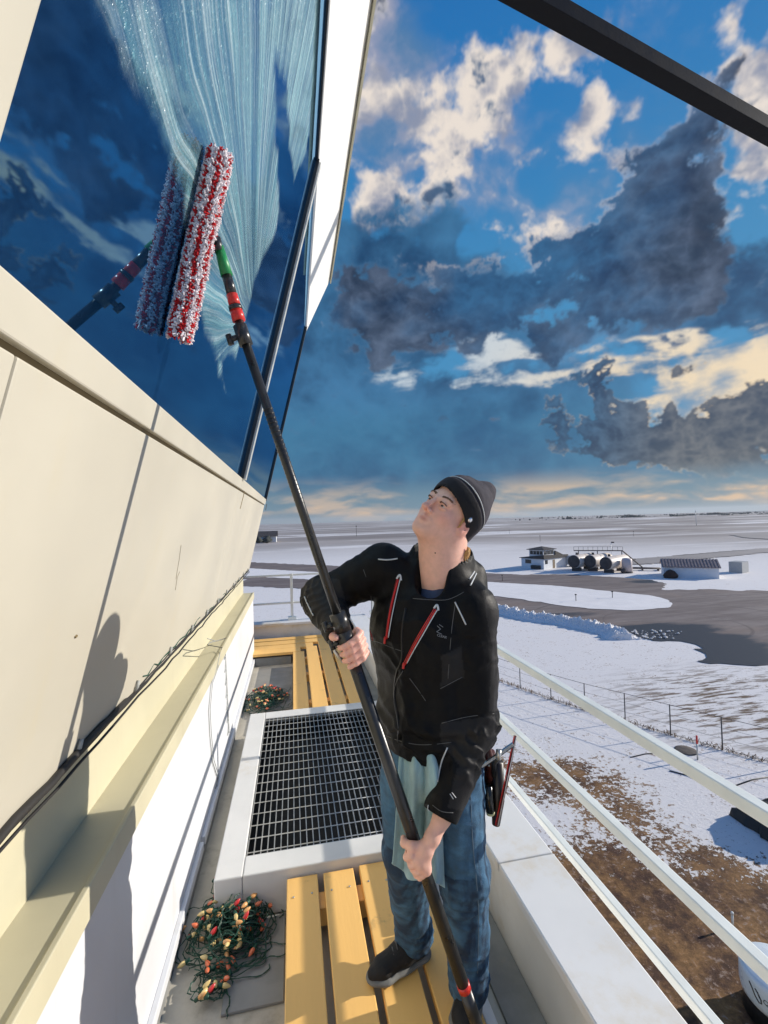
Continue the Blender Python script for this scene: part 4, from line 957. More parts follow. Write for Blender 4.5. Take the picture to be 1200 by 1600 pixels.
shed((1139, 894.5), (1160, 896), 2.2, 3.0, 0, 'container', 'small grey shipping container right behind the metal shed', mat('container_grey', (.36, .37, .37), .6), None, doors=False)
sheet('soil', spl([(1125, 905), (1140, 899), (1165, 896), (1178, 899), (1165, 904), (1150, 907)]), mat('bare_soil', (.17, .10, .07), .9, var=.3, scale=.5), .09)
a = np.array(gpt(1048, 903)); o = MB().lathe([(1.1, 0), (1.3, .5), (.7, 1.3), (.1, 1.6)], c=a, n=12).build('brush_pile', mat('brush', (.06, .03, .02), .9, var=.3), bevel=0); tag(o, 'dark rounded brush pile against the front of the metal shed', 'brush pile')
a = np.array(gpt(412, 848)); hs = empty('farmhouse', a, 'tiny distant white farmhouse near the end of the cream wall', 'house'); s_ = 20
MB().box((a[0]-12, a[1], GZ), (a[0]+8, a[1]+10, GZ+4)).build('wall', wall_white, hs)
rf = MB(); z0 = GZ+4; rf.add([(a[0]-13, a[1]-1, z0), (a[0]+9, a[1]-1, z0), (a[0]+9, a[1]+11, z0), (a[0]-13, a[1]+11, z0), (a[0]-13, a[1]+5, z0+3.5), (a[0]+9, a[1]+5, z0+3.5)], [(0, 1, 5, 4), (2, 3, 4, 5), (0, 4, 3), (1, 2, 5), (3, 2, 1, 0)]); rf.build('roof', roofd, hs)
ln = MB()
for k in range(14): 
    q = gnd(rnd.uniform(396, 425), rnd.uniform(846, 849)); s = rnd.uniform(2, 4); ln.lathe([(s*.2, 0), (s, s*.5), (s*.3, s*1.4)], c=q, n=6)
tag(ln.build('bushes', mat('far_trees', (.035, .04, .035), .9)), 'dark bushes round the distant farmhouse', 'bushes', kind='stuff')
for k, (px, py, h, lab) in enumerate(((796, 834, 3, 'tiny dark airfield marker in the snow at far left'), (844, 846, 3, 'tiny dark airfield marker behind the white building'), (557, 838, 9, 'thin far utility pole beyond the worker shoulder'), (1088, 822, 14, 'pale distant mast on the right skyline'), (990, 838, 3, 'small dark airfield marker beyond the tanks'), (957, 935, 1.1, 'thin marker rod on the snow island'), (900, 940, 1.1, 'second thin marker rod nearer along the snow island'), (785, 908, 1.2, 'short marker rod at the apron edge beside the worker'))):
    a = np.array(gpt(px, py)); mk = empty('airfield_marker' if h < 5 else 'mast', a, lab, 'marker' if h < 5 else 'mast'); MB().tube([a, a+Z_*h], .04+h*.012, 6).build('shaft', M['black'] if k != 3 else M['rail'], mk)
    MB().lathe([(.1+h*.02, h*.85), (.14+h*.03, h*.93), (.08, h)], c=a, n=6).build('head', M['black'] if k != 3 else M['rail'], mk)
# ---- white tub near the foot of the tower and a tarp covered heap
def tub():
    c = np.array(gpt(1222, 1590)); r_ = .82; t = empty('water_tub', c, 'pale blue white round tub with black script on its side at lower right corner', 'tub')
    prof = [(r_*.90, .42), (r_*.97, .50), (r_, .62), (r_, 1.02), (r_*.98, 1.10), (r_*.90, 1.14), (r_*.2, 1.17)]
    MB().lathe(prof, c=c, n=48).build('shell', mat('tub_white', (.68, .74, .76), .3, var=.02), t)
    MB().lathe([(r_*.94, 0), (r_*.9, .40), (r_*.90, .44)], c=c, n=40).build('skirt', M['black'], t)
    # black mark and letters on the camera side
    vd = -c.copy(); vd[2] = 0; vd /= np.linalg.norm(vd); sd_ = np.array([-vd[1], vd[0], 0])
    def onr(a, z, o=.006): d = vd*math.cos(a)+sd_*math.sin(a); return c+d*(r_+o)+Z_*z, d
    P = [onr(a, z)[0] for a, z in ((-.80, .98), (-.72, .90), (-.62, .76), (-.52, .68), (-.46, .70), (-.47, .78), (-.55, .88), (-.62, .94), (-.56, .90), (-.50, .80))]
    MB().tube(P, .014, 6).build('emblem', M['black'], t)
    p, d = onr(-.30, .80, .008); xa = np.cross(Z_, d); text('lettering', 'Qu', .15, M['black'], t, p, xa, Z_)
tub()
def tarp():
    c = np.array(gpt(1222, 1300)); v = []; f = []; n = 16; m = MB()
    for i in range(n+1):
        for j in range(n+1):
            x, y = (i/n-.5)*2, (j/n-.5)*2; e = max(0, 1-max(abs(x), abs(y))**3)
            h = .95*e*(1+.25*mnoise.noise(Vector((x*2, y*2, 5))))+.10*abs(mnoise.noise(Vector((x*6, y*6, 1))))
            v.append((c[0]+x*1.05+.15*mnoise.noise(Vector((x*3, y*3, 9))), c[1]+y*1.3+.2*mnoise.noise(Vector((x*3, y*3, 4))), GZ+max(0.01, h)))
    for i in range(n):
        for j in range(n): a = i*(n+1)+j; f.append((a, a+1, a+n+2, a+n+1))
    m.add(v, f); o = m.build('tarp_heap', mat('black_tarp', (.012, .012, .014), .5)); tag(o, 'black tarp covered heap on the snow at the right edge', 'tarp')
tarp()
# ================================================================== SIGNED DISTANCE MODELLING
def V3(*a): return np.array(a if len(a) > 1 else a[0], float)
def unit(v): v = np.array(v, float); return v/np.linalg.norm(v)
class Field:
    def __init__(s, lo, hi, h):
        s.lo = np.array(lo, float); s.h = h; s.n = np.ceil((np.array(hi)-s.lo)/h).astype(int)+1
        s.v = np.full(tuple(s.n), .2, np.float32)
    def _box(s, lo, hi):
        a = np.clip(np.floor((lo-s.lo)/s.h).astype(int), 0, s.n); b = np.clip(np.ceil((hi-s.lo)/s.h).astype(int)+1, 0, s.n)
        if (b <= a).any(): return None
        g = [s.lo[i]+s.h*np.arange(a[i], b[i]) for i in range(3)]
        X, Y, Z = np.meshgrid(*g, indexing='ij'); return tuple(slice(a[i], b[i]) for i in range(3)), np.stack([X, Y, Z], -1).astype(np.float32)
    def op(s, fn, lo, hi, k=.01, mode='add', pad=.03):
        r_ = s._box(np.array(lo)-pad-k, np.array(hi)+pad+k)
        if r_ is None: return s
        sl, P = r_; d = fn(P).astype(np.float32); v = s.v[sl]
        if mode == 'sub': a, b = -v, d
        else: a, b = v, d
        if mode == 'and': a, b = -v, -d
        h = np.clip(.5+.5*(b-a)/k, 0, 1); m = b*(1-h)+a*h-k*h*(1-h)
        s.v[sl] = m if mode == 'add' else -m; return s
    def cap(s, a, b, ra, rb, k=.012, mode='add', side=None, ratio=1.):
        a = V3(a); b = V3(b); m = max(ra, rb)
        def f(P):
            q = P-a; ab = b-a; L2 = float(ab@ab)+1e-12; t = np.clip((q@ab)/L2, 0, 1); d = q-t[..., None]*ab; r_ = ra+(rb-ra)*t
            if side is not None:
                c = d@side; d = d+(c*(1/ratio-1))[..., None]*side
                return (np.linalg.norm(d, axis=-1)-r_)*min(1, ratio)
            return np.linalg.norm(d, axis=-1)-r_
        return s.op(f, np.minimum(a, b)-m, np.maximum(a, b)+m, k, mode)
    def chain(s, pts, rs, k=.01, **kw):
        for i in range(len(pts)-1): s.cap(pts[i], pts[i+1], rs[i], rs[i+1], k, **kw)
        return s
    def ell(s, c, r, axes=None, k=.012, mode='add'):
        c = V3(c); r = V3(r); A = np.eye(3) if axes is None else np.array(axes, float)   # rows = local axes
        def f(P):
            q = (P-c)@A.T; k0 = np.linalg.norm(q/r, axis=-1); k1 = np.linalg.norm(q/(r*r), axis=-1)+1e-9; return k0*(k0-1)/k1
        m = r.max(); return s.op(f, c-m, c+m, k, mode)
    def cut(s, p, n, k=.004):       # remove the side n points to
        n = unit(n); p = V3(p)
        P = np.stack(np.meshgrid(*[s.lo[i]+s.h*np.arange(s.n[i]) for i in range(3)], indexing='ij'), -1).astype(np.float32)
        d = (P-p)@n; s.v = np.maximum(s.v, d.astype(np.float32)); return s
    def trim(s, c, ax, r_, ln, k=.003):      # flat cut across a limb end: removes a plug reaching ln from c against ax
        c = V3(c); ax = unit(ax); e = c-ax*ln
        def f(P):
            q = P-c; a = q@ax; p = np.linalg.norm(q-a[..., None]*ax, axis=-1); return np.maximum(np.maximum(p-r_, a), -ln-a)
        return s.op(f, np.minimum(c, e)-r_, np.maximum(c, e)+r_, k, 'sub')
    def disp(s, fn):
        m = np.abs(s.v) < .05; idx = np.argwhere(m); P = s.lo+idx*s.h; s.v[m] += fn(P).astype(np.float32); return s
    def mesh(s):
        v = s.v; ins = v < 0; nx, ny, nz = v.shape
        al = np.ones((nx-1, ny-1, nz-1), bool); an = np.zeros_like(al)
        for dx in (0, 1):
            for dy in (0, 1):
                for dz in (0, 1):
                    q = ins[dx:nx-1+dx, dy:ny-1+dy, dz:nz-1+dz]; al &= q; an |= q
        act = an & ~al; cells = np.argwhere(act); flat = np.ravel_multi_index(cells.T, act.shape)
        acc = np.zeros((len(cells), 3)); cnt = np.zeros(len(cells))
        cor = [(0, 0, 0), (1, 0, 0), (0, 1, 0), (1, 1, 0), (0, 0, 1), (1, 0, 1), (0, 1, 1), (1, 1, 1)]
        vals = [v[cells[:, 0]+c[0], cells[:, 1]+c[1], cells[:, 2]+c[2]] for c in cor]
        for i in range(8):
            for j in range(i+1, 8):
                d = np.array(cor[j])-np.array(cor[i])
                if np.abs(d).sum() != 1: continue
                a, b = vals[i], vals[j]; m = (a < 0) != (b < 0); t = np.where(m, a/(a-b+1e-12), 0)
                acc += np.where(m[:, None], np.array(cor[i])+t[:, None]*d, 0); cnt += m
        pts = s.lo+s.h*(cells+acc/np.maximum(cnt, 1)[:, None])
        F = []
        for ax in range(3):
            o1, o2 = [(1, 2), (2, 0), (0, 1)][ax]
            sl0 = [slice(None)]*3; sl1 = [slice(None)]*3; sl0[ax] = slice(0, -1); sl1[ax] = slice(1, None)
            a = ins[tuple(sl0)]; b = ins[tuple(sl1)]; ch = a != b
            e = np.argwhere(ch); ok = (e[:, o1] > 0) & (e[:, o2] > 0) & (e[:, o1] < v.shape[o1]-1) & (e[:, o2] < v.shape[o2]-1); e = e[ok]
            fl = a[e[:, 0], e[:, 1], e[:, 2]]
            quad = []
            for (d1, d2) in ((0, 0), (-1, 0), (-1, -1), (0, -1)):
                c = e.copy(); c[:, o1] += d1; c[:, o2] += d2; quad.append(np.searchsorted(flat, np.ravel_multi_index(c.T, act.shape)))
            q = np.stack(quad, 1); q[~fl] = q[~fl][:, ::-1]; F.append(q)
        return pts, np.concatenate(F)
def np_mesh(name, pts, F, m, parent=None, smooth=True, relax=0):
    me = bpy.data.meshes.new(name); me.vertices.add(len(pts)); me.vertices.foreach_set('co', np.asarray(pts, np.float32).ravel())
    me.loops.add(len(F)*4); me.loops.foreach_set('vertex_index', F.astype(np.int32).ravel()); me.polygons.add(len(F))
    me.polygons.foreach_set('loop_start', np.arange(0, len(F)*4, 4, dtype=np.int32)); me.update(calc_edges=True); me.validate()
    me.polygons.foreach_set('use_smooth', np.full(len(me.polygons), smooth))
    bm = bmesh.new(); bm.from_mesh(me)
    if relax:
        for _ in range(relax): bmesh.ops.smooth_vert(bm, verts=bm.verts, factor=.5, use_axis_x=True, use_axis_y=True, use_axis_z=True)
    bm.to_mesh(me); bm.free()
    return finish(me, name, m, parent)
def bvh(o):
    me = o.data; n = len(me.vertices); co = np.empty(n*3, np.float32); me.vertices.foreach_get('co', co)
    return BVHTree.FromPolygons([Vector(c) for c in co.reshape(-1, 3).tolist()], [list(p.vertices) for p in me.polygons])
def on_surf(tree, px, py, off=.001, start=.9):
    v = ray(px, py); o_ = v*start; h = tree.ray_cast(Vector([float(x) for x in o_]), Vector([float(x) for x in v]))
    if h[0] is None: return None, None
    p = np.array(h[0]); n = np.array(h[1]); n = n if n@v < 0 else -n
    return p+n*off, n
def line_on(tree, pts, off=.001, dens=6):
    P = []
    for q in spl(pts, dens):
        p, n = on_surf(tree, q[0], q[1], off)
        if p is not None: P.append(p)
    for _ in range(2): P = [P[0]]+[(P[i-1]+2*P[i]+P[i+1])/4 for i in range(1, len(P)-1)]+[P[-1]] if len(P) > 2 else P
    return P
def n3(P, s, seed=0, octv=3, rough=.5):
    """cheap smooth 3-D noise in -1..1 from three crossed 2-D noises"""
    return (fbm(P[:, 0]*s+seed, P[:, 1]*s, 1, octv, 200+seed, rough)+fbm(P[:, 1]*s+3.3, P[:, 2]*s+seed, 1, octv, 220+seed, rough)+fbm(P[:, 2]*s-7.1, P[:, 0]*s, 1, octv, 240+seed, rough))*(2/3.)*2-2
# ================================================================== THE WORKER
J = dict(hip=at(670, 1178, 1.53), hipL=at(708, 1200, 1.49), hipR=at(634, 1192, 1.57), waist=at(668, 1120, 1.53), chest=at(664, 1005, 1.54), base=at(690, 912, 1.55),
         shL=at(737, 955, 1.47), shR=at(598, 888, 1.58), elL=at(746, 1120, 1.47), wrL=at(691, 1277, 1.345), elR=at(503, 934, 1.60), wrR=at(536, 998, 1.40),
         kneeL=at(728, 1372, 1.48), ankL=at(732, 1528, 1.53), kneeR=at(632, 1330, 1.58), ankR=at(646, 1452, 1.685))
vD = FW*1; hz_ = lambda r_, u_, d_: RT*r_+UP*u_+FW*d_
tf = unit(hz_(-.45, 0, -.89)); ts = unit(hz_(.89, 0, -.45))      # torso facing / its left side
hU = hz_(.57, .82, 0); hS = hz_(.55, -.38, -.74); hF = np.cross(hU, hS)
hU, hS, hF = unit(hU), unit(hS), unit(hF)
if hF@unit(hz_(-.607, .422, -.668)) < 0: hF = -hF
HC = at(703, 801, 1.50)                                            # head centre
def hp(s_, f_, u_): return HC+hS*s_+hF*f_+hU*u_
A_ = np.array([hS, hF, hU])
skin_m = mat('skin', (.6, .3, .2), .5, attr='tint', var=.055, scale=55, bump=.08, bscale=420, sss=.12, spec=.4)
denim = mat('denim', (.05, .12, .2), .85, attr='tint', var=.18, scale=30, bump=.4, bscale=380)
jack = mat('jacket_shell', (.02, .02, .02), .52, attr='tint', var=.12, scale=18, bump=.16, bscale=300, spec=.15)
def polea(p):   # nearest point on the pole axis
    t = float((p-PK)@p_dir); return PK+p_dir*t
# ---- body
def build_body():
    fine = Field(np.minimum(HC-.17, J['base']-.12), np.maximum(HC+.17, J['base']+.14), .0022); B = fine
    B.ell(hp(0, -.012, .028), (.074, .094, .088), A_, k=.001)
    B.ell(hp(0, .030, -.035), (.060, .058, .074), A_, k=.02)
    for s in (-1, 1):
        B.cap(hp(s*.056, -.008, -.055), hp(s*.020, .066, -.098), .019, .017, k=.028)
        B.ell(hp(s*.042, .051, -.030), (.0225, .022, .023), A_, k=.02)
    B.ell(hp(0, .076, -.101), (.020, .016, .014), A_, k=.016)
    B.cap(hp(-.034, .071, .021), hp(.034, .071, .021), .0105, .0105, k=.02)
    for s in (-1, 1): B.ell(hp(s*.031, .098, -.002), (.017, .017, .011), A_, k=.012, mode='sub')
    for s in (-1, 1): B.ell(hp(s*.031, .0725, -.003), (.0125, .0125, .0125), A_, k=.002)
    for s in (-1, 1):
        B.chain([hp(s*.018, .0815, .0035), hp(s*.030, .0855, .0062), hp(s*.044, .0755, .0025)], [.0040, .0048, .0038], k=.0035); B.chain([hp(s*.019, .0805, -.0085), hp(s*.031, .0825, -.0112), hp(s*.043, .0745, -.0080)], [.0038, .0042, .0036], k=.0035)
        B.cap(hp(s*.014, .0815, .017), hp(s*.046, .0740, .0155), .0070, .0058, k=.010)
    B.cap(hp(0, .088, .012), hp(0, .112, -.029), .0072, .0095, k=.011); B.ell(hp(0, .117, -.033), (.0112, .0105, .0092), A_, k=.006)
    for s in (-1, 1):
        B.ell(hp(s*.0125, .099, -.037), (.0075, .010, .0070), A_, k=.005); B.ell(hp(s*.0065, .106, -.0445), (.0032, .005, .003), A_, k=.002, mode='sub')
    B.cap(hp(-.022, .079, -.0640), hp(0, .0900, -.0615), .0040, .0052, k=.006); B.cap(hp(0, .0900, -.0615), hp(.023, .079, -.0630), .0052, .0040, k=.006)
    B.cap(hp(-.018, .080, -.0725), hp(0, .087, -.0740), .0048, .0060, k=.006); B.cap(hp(0, .087, -.0740), hp(.018, .080, -.0725), .0060, .0048, k=.006)
    B.chain([hp(-.028, .079, -.0620), hp(-.012, .0915, -.0684), hp(.012, .0915, -.0684), hp(.030, .078, -.0605)], [.0014, .0020, .0020, .0016], k=.003, mode='sub')
    for s in (-1, 1): B.cap(hp(s*.019, .092, -.040), hp(s*.030, .079, -.058), .0016, .0010, k=.008, mode='sub')
    for s in (-1, 1):
        B.ell(hp(s*.077, -.012, -.016), (.009, .019, .032), A_, k=.006); B.ell(hp(s*.084, -.009, -.010), (.006, .010, .018), A_, k=.004, mode='sub'); B.ell(hp(s*.079, -.002, -.036), (.007, .009, .010), A_, k=.005)
    B.cap(hp(0, -.028, -.035), J['base'], .068, .075, k=.03); B.cap(hp(0, .016, -.070), J['base']+tf*.026, .057, .060, k=.04)
    B.ell(J['base']+tf*.058+UP*.035, (.012, .012, .014), A_, k=.025)
    B.cap(hp(.052, -.02, -.05), J['base']+tf*.045+ts*.02, .016, .012, k=.02); B.cap(J['base']-UP*.02, J['base']-UP*.10, .072, .09, k=.03)
    hp_, hf = B.mesh()
    # torso and limbs (under the clothes)
    G = Field(np.array([-.42, 1.0, -1.68]), np.array([.75, 1.95, .05]), .007)
    G.cap(J['base']-UP*.06, J['chest'], .08, .125, k=.03, side=tf, ratio=.72); G.cap(J['chest'], J['waist'], .125, .12, k=.03, side=tf, ratio=.72); G.cap(J['waist'], J['hip'], .12, .125, k=.03, side=tf, ratio=.75)
    for a in ('L', 'R'):
        G.chain([J['base']-UP*.05, J['sh'+a], J['el'+a], J['wr'+a]], [.05, .052, .038, .026], k=.02)
        G.chain([J['hip'+a], J['knee'+a], J['ank'+a]], [.078, .050, .038], k=.03)
    gp, gf = G.mesh()
    # hands
    H = []
    def hand(frame_pole, O, palm_pts, fingers, thumb, wrist, fore):
        F_ = Field(O-.13, O+.16, .0019)
        F_.chain([fore, wrist], [.030, .0265], k=.01, side=palm_n, ratio=.85)
        for i in range(len(palm_pts)-1): F_.cap(palm_pts[i][0], palm_pts[i+1][0], palm_pts[i][1], palm_pts[i+1][1], k=.014)
        for f in fingers: 
            F2 = Field(O-.13, O+.16, .0019); F2.chain([q[0] for q in f], [q[1] for q in f], k=.004)
            a, b = F_.v, F2.v; kk = .0024; h_ = np.clip(.5+.5*(b-a)/kk, 0, 1); F_.v = b*(1-h_)+a*h_-kk*h_*(1-h_)
        F_.chain([q[0] for q in thumb], [q[1] for q in thumb], k=.010)
        # nothing enters the pole
        return F_
    A = -p_dir                                   # up along the pole
    def pf(O): c = -(O/np.linalg.norm(O)); c = unit(c-A*(c@A)); s_ = unit(np.cross(A, c)); s_ = s_ if s_@RT > 0 else -s_; return c, s_
    # his right hand (left in view): fist round the pole, knuckles to the right, finger tips wrapping over the front to the left
    O = polea(onpole(1014)); C, S = pf(O); rp = .0188
    pt = lambda h, phi, rr: O+A*h+(S*math.cos(R(phi))+C*math.sin(R(phi)))*rr
    global palm_n; palm_n = C
    fing = []
    for i, (h, l, r_) in enumerate(((.030, 1.0, .0092), (.0105, 1.05, .0096), (-.0095, 1.0, .0093), (-.029, .85, .0083))):
        r0 = rp+r_-.0008
        fing.append([(pt(h+.004, -38, .048), r_+.0022), (pt(h+.002, 4, .044), r_+.0012), (pt(h-.003, 38, r0+.010), r_+.0008), (pt(h-.008, 78, r0+.002), r_), (pt(h-.012, 118, r0+.0005), r_*.93), (pt(h-.014, 150*l if l < 1 else 152, r0), r_*.82)])
    palm = [(pt(.024, -45, .044), .015), (pt(.006, -70, .040), .017), (pt(-.020, -48, .042), .0155), (pt(-.004, -85, .038), .017), (J['wrR']*.45+pt(.01, -100, .045)*.55, .0215), (J['wrR'], .025)]
    thumb = [(pt(.01, -95, .040), .014), (pt(.036, -130, .034), .0125), (pt(.050, -175, .032), .0105), (pt(.050, -215, .031), .0090)]
    F_ = hand(None, O, palm, fing, thumb, J['wrR'], J['wrR']+(J['elR']-J['wrR'])*.35)
    H.append(F_.mesh())
    # his left hand (right in view): back of the hand to the camera, fingers curling down and round the left side
    O = polea(onpole(1330)); C, S = pf(O); palm_n = C
    pt = lambda h, phi, rr: O+A*h+(S*math.cos(R(phi))+C*math.sin(R(phi)))*rr
    fing = []
    kn = [(.022, 132, .046), (.003, 118, .050), (-.017, 106, .050), (-.034, 94, .046)]
    for i, (r_, l) in enumerate(((.0092, 1), (.0096, 1), (.0092, 1), (.0082, .9))):
        h, ph, rr = kn[i]; r0 = rp+r_-.0008
        fing.append([(pt(h+.006, ph-14, rr), r_+.0022), (pt(h, ph+8, rr), r_+.0014), (pt(h-.015, ph+28, r0+.010), r_+.0006), (pt(h-.019, ph+58, r0+.004), r_), (pt(h-.017, ph+95, r0+.001), r_*.92), (pt(h-.013, ph+130, r0), r_*.82)])
    W_ = J['wrL']
    palm = [(pt(.018, 112, .043), .0135), (pt(.0, 98, .046), .0150), (pt(-.026, 84, .043), .014), (pt(.022, 62, .046), .0175), (pt(.010, 92, .044), .0150), (W_*.42+pt(.02, 70, .046)*.58, .0215), (W_, .0245)]
    thumb = [(pt(.034, 60, .038), .014), (pt(.046, 110, .0345), .0125), (pt(.050, 158, .032), .0105), (pt(.046, 205, .031), .0088)]
    F_ = hand(None, O, palm, fing, thumb, W_, W_+(J['elL']-W_)*.35)
    H.append(F_.mesh())
    P = [hp_, gp]+[h[0] for h in H]; Fs = [hf, gf]+[h[1] for h in H]; off = 0; FF = []
    for p_, f_ in zip(P, Fs): FF.append(f_+off); off += len(p_)
    PP = np.concatenate(P); FF = np.concatenate(FF)
    o = np_mesh('person', PP, FF, skin_m, None, relax=1)
    # skin tint by where on the body it is
    q = (PP-HC)@A_.T
    base = np.array([.80, .455, .345]); colr = np.tile(base, (len(PP), 1))
    def g(c, r_): d = (q-np.array(c))/np.array(r_); return np.exp(-(d*d).sum(1))[:, None]
    redc = np.array([.74, .27, .22]); pale = np.array([.74, .48, .38])
    head = (np.linalg.norm(q, axis=1) < .2)[:, None]
    for s in (-1, 1): colr = colr*(1-.55*g((s*.045, .06, -.035), (.024, .03, .022))*head)+redc*.55*g((s*.045, .06, -.035), (.024, .03, .022))*head
    k = .7*g((0, .11, -.034), (.014, .02, .014))*head; colr = colr*(1-k)+redc*k
    lip = np.clip(g((0, .088, -.068), (.022, .02, .0088))*1.5-.35, 0, 1)*head*.8; colr = colr*(1-lip)+np.array([.47, .15, .13])*lip
    for s in (-1, 1): k = .6*g((s*.08, -.01, -.02), (.02, .03, .035))*head; colr = colr*(1-k)+redc*k
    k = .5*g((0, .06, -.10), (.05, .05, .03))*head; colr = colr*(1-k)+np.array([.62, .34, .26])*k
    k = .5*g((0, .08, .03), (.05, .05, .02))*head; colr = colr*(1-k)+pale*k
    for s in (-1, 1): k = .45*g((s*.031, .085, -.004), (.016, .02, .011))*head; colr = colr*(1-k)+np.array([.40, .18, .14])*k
    hd = (np.linalg.norm(PP-np.array(J['wrR']), axis=1) < .14)[:, None]; colr = np.where(hd, colr*np.array([1.0, .93, .95]), colr)
    setcol(o, colr)
    return o
def setcol(o, c):
    me = o.data; n = len(me.vertices); c = np.asarray(c, np.float32)
    if len(c) != n: c = np.tile(c[:1], (n, 1))
    a = me.color_attributes.new('tint', 'FLOAT_COLOR', 'POINT'); a.data.foreach_set('color', np.concatenate([c, np.ones((n, 1), np.float32)], 1).ravel())
def pxof(P):
    d = P@FW; return 600+FPX*(P@RT)/d, 800-FPX*(P@UP)/d
def inpoly(x, y, poly):
    r_ = np.zeros(len(x), bool); n = len(poly)
    for i in range(n):
        x1, y1 = poly[i]; x2, y2 = poly[(i+1) % n]; c = ((y1 > y) != (y2 > y)) & (x < (x2-x1)*(y-y1)/(y2-y1+1e-9)+x1); r_ ^= c
    return r_
body = build_body()
tag(body, 'man in black jacket, beanie and jeans gripping a long pole, looking up at the window', 'person')
# eyes, brows, hair
BODYT = bvh(body)
for s in (-1, 1):
    e = hp(s*.031, .0728, -.003)
    look = unit(hF+hU*.15)
    eb = MB().lathe([(.0005, .0127), (.005, .0116), (.009, .0088), (.0118, .004), (.0118, -.004)], c=e, n=16, axis=look).build('eyeball', mat('eye_white', (.50, .46, .44), .25, var=.03), body)
    MB().lathe([(.0003, .0135), (.0035, .0130), (.0054, .0118), (.0050, .0110)], c=e, n=14, axis=look).build('iris', mat('iris_dark', (.05, .04, .035), .15, var=.1), eb)
    br = MB(); rnd = random.Random(5+s)
    for k in range(95):
        t = rnd.random(); o_ = hp(s*(.013+.038*t), .16, .0225+.0065*math.sin(t*2.6)-.004*t+rnd.uniform(-.0030, .0030)*(1.1-.7*t))
        h = BODYT.ray_cast(Vector(o_.tolist()), Vector((-hF).tolist()))
        if h[0] is None: continue
        p = np.array(h[0])+hF*.0004; d = hS*s*.006+hU*rnd.uniform(-.0015, .0022)-hF*.0006; br.tube([p, p+d*.5+hF*.0008, p+d], [.0007, .0006, .0003], 4)
    br.build('eyebrow', mat('brow_hair', (.17, .085, .045), .7), body)
    ls = MB()
    for k in range(26):
        t = k/25; o_ = hp(s*(.019+.026*t), .16, .0030+.0030*math.sin(t*3.1)); h = BODYT.ray_cast(Vector(o_.tolist()), Vector((-hF).tolist()))
        if h[0]: p = np.array(h[0]); ls.tube([p, p+hF*.0035-hU*.0006, p+hF*.0055+hU*.002], [.0007, .0006, .0003], 4)
    ls.build('eyelashes', mat('brown_hair', (.075, .035, .018), .7), body)
mp_, mn_ = on_surf(BODYT, 680, 864, .0)
if mp_ is not None: MB().lathe([(.0024, -.001), (.0022, .0008), (.001, .0013)], c=mp_, n=10, axis=mn_).build('mole', mat('mole_brown', (.12, .04, .03), .6), body)
hr = MB(); rnd = random.Random(2)
for k in range(420):
    a = rnd.uniform(-1.4, 1.4); p = hp(.070+.016*math.sin(a), -.070-.030*math.cos(a), -.066+rnd.uniform(-.026, .008)); q = p-hU*rnd.uniform(.016, .038)-hF*rnd.uniform(-.004, .018)+hS*rnd.gauss(.003, .007)
    hr.tube([p, (p+q)/2-hF*.004, q], [.0012, .0012, .0005], 4)
hr2 = MB()
for k in range(60):
    p = hp(.074+rnd.uniform(-.002, .003), .006+rnd.uniform(-.006, .01), -.004+rnd.uniform(-.012, .02)); hr2.tube([p, p-hU*.010+hS*.002, p-hU*.018+hF*rnd.uniform(-.004, .004)], [.001, .001, .0004], 4)
hr2.build('sideburn', mat('sandy_hair', (.55, .33, .12), .6, var=.25, scale=60), body)
hr.build('hair', mat('sandy_hair', (.55, .33, .12), .6, var=.25, scale=60), body)
# ---- beanie
def beanie():
    q = lambda *a: hp(*a)
    F_ = Field(HC-.22, HC+.26, .003)
    F_.ell(q(0, -.018, .040), (.089, .106, .090), A_, k=.001); F_.cap(q(0, -.040, .060), q(0, -.088, .128), .078, .040, k=.05); F_.cap(q(0, -.088, .128), q(.0, -.102, .147), .038, .020, k=.02)
    F_.cap(q(0, -.060, -.03), q(0, -.045, .02), .066, .075, k=.03)
    F_.disp(lambda P: -.0035*(((P-q(0, 0, 0))@(hU*.85-hF*.526)) < .050)+.0035*n3(P, 26, 3)*np.clip(((P-q(0, 0, 0))@(hU*.85-hF*.526)-.06)/.05, 0, 1)+.004*n3(P, 14, 7)*(((P-q(0, 0, 0))@(hU*.85-hF*.526)) > .06))
    nb = -(hU*.85-hF*.526); F_.cut(q(0, 0, 0)+(-nb)*-.006, nb)
    F_.ell(q(0, .002, .012), (.0785, .098, .088), A_, k=.002, mode='sub')
    pts, f = F_.mesh(); o = np_mesh('beanie', pts, f, knit, body, relax=1)
    t = bvh(o); P = []; up_ = -nb
    c0 = q(0, -.018, 0)+up_*.052; e1 = hS; e2 = np.cross(up_, hS)
    for k in range(64):
        a = 2*math.pi*k/64; d = e1*math.cos(a)+e2*math.sin(a); h = t.ray_cast(Vector((c0+d*.2).tolist()), Vector((-d).tolist()))
        if h[0]: P.append(np.array(h[0])+d*.0008)
    MB().tube(P, .0016, 6, closed=True).build('piping', mat('reflective_piping', (.55, .57, .58), .35), o)
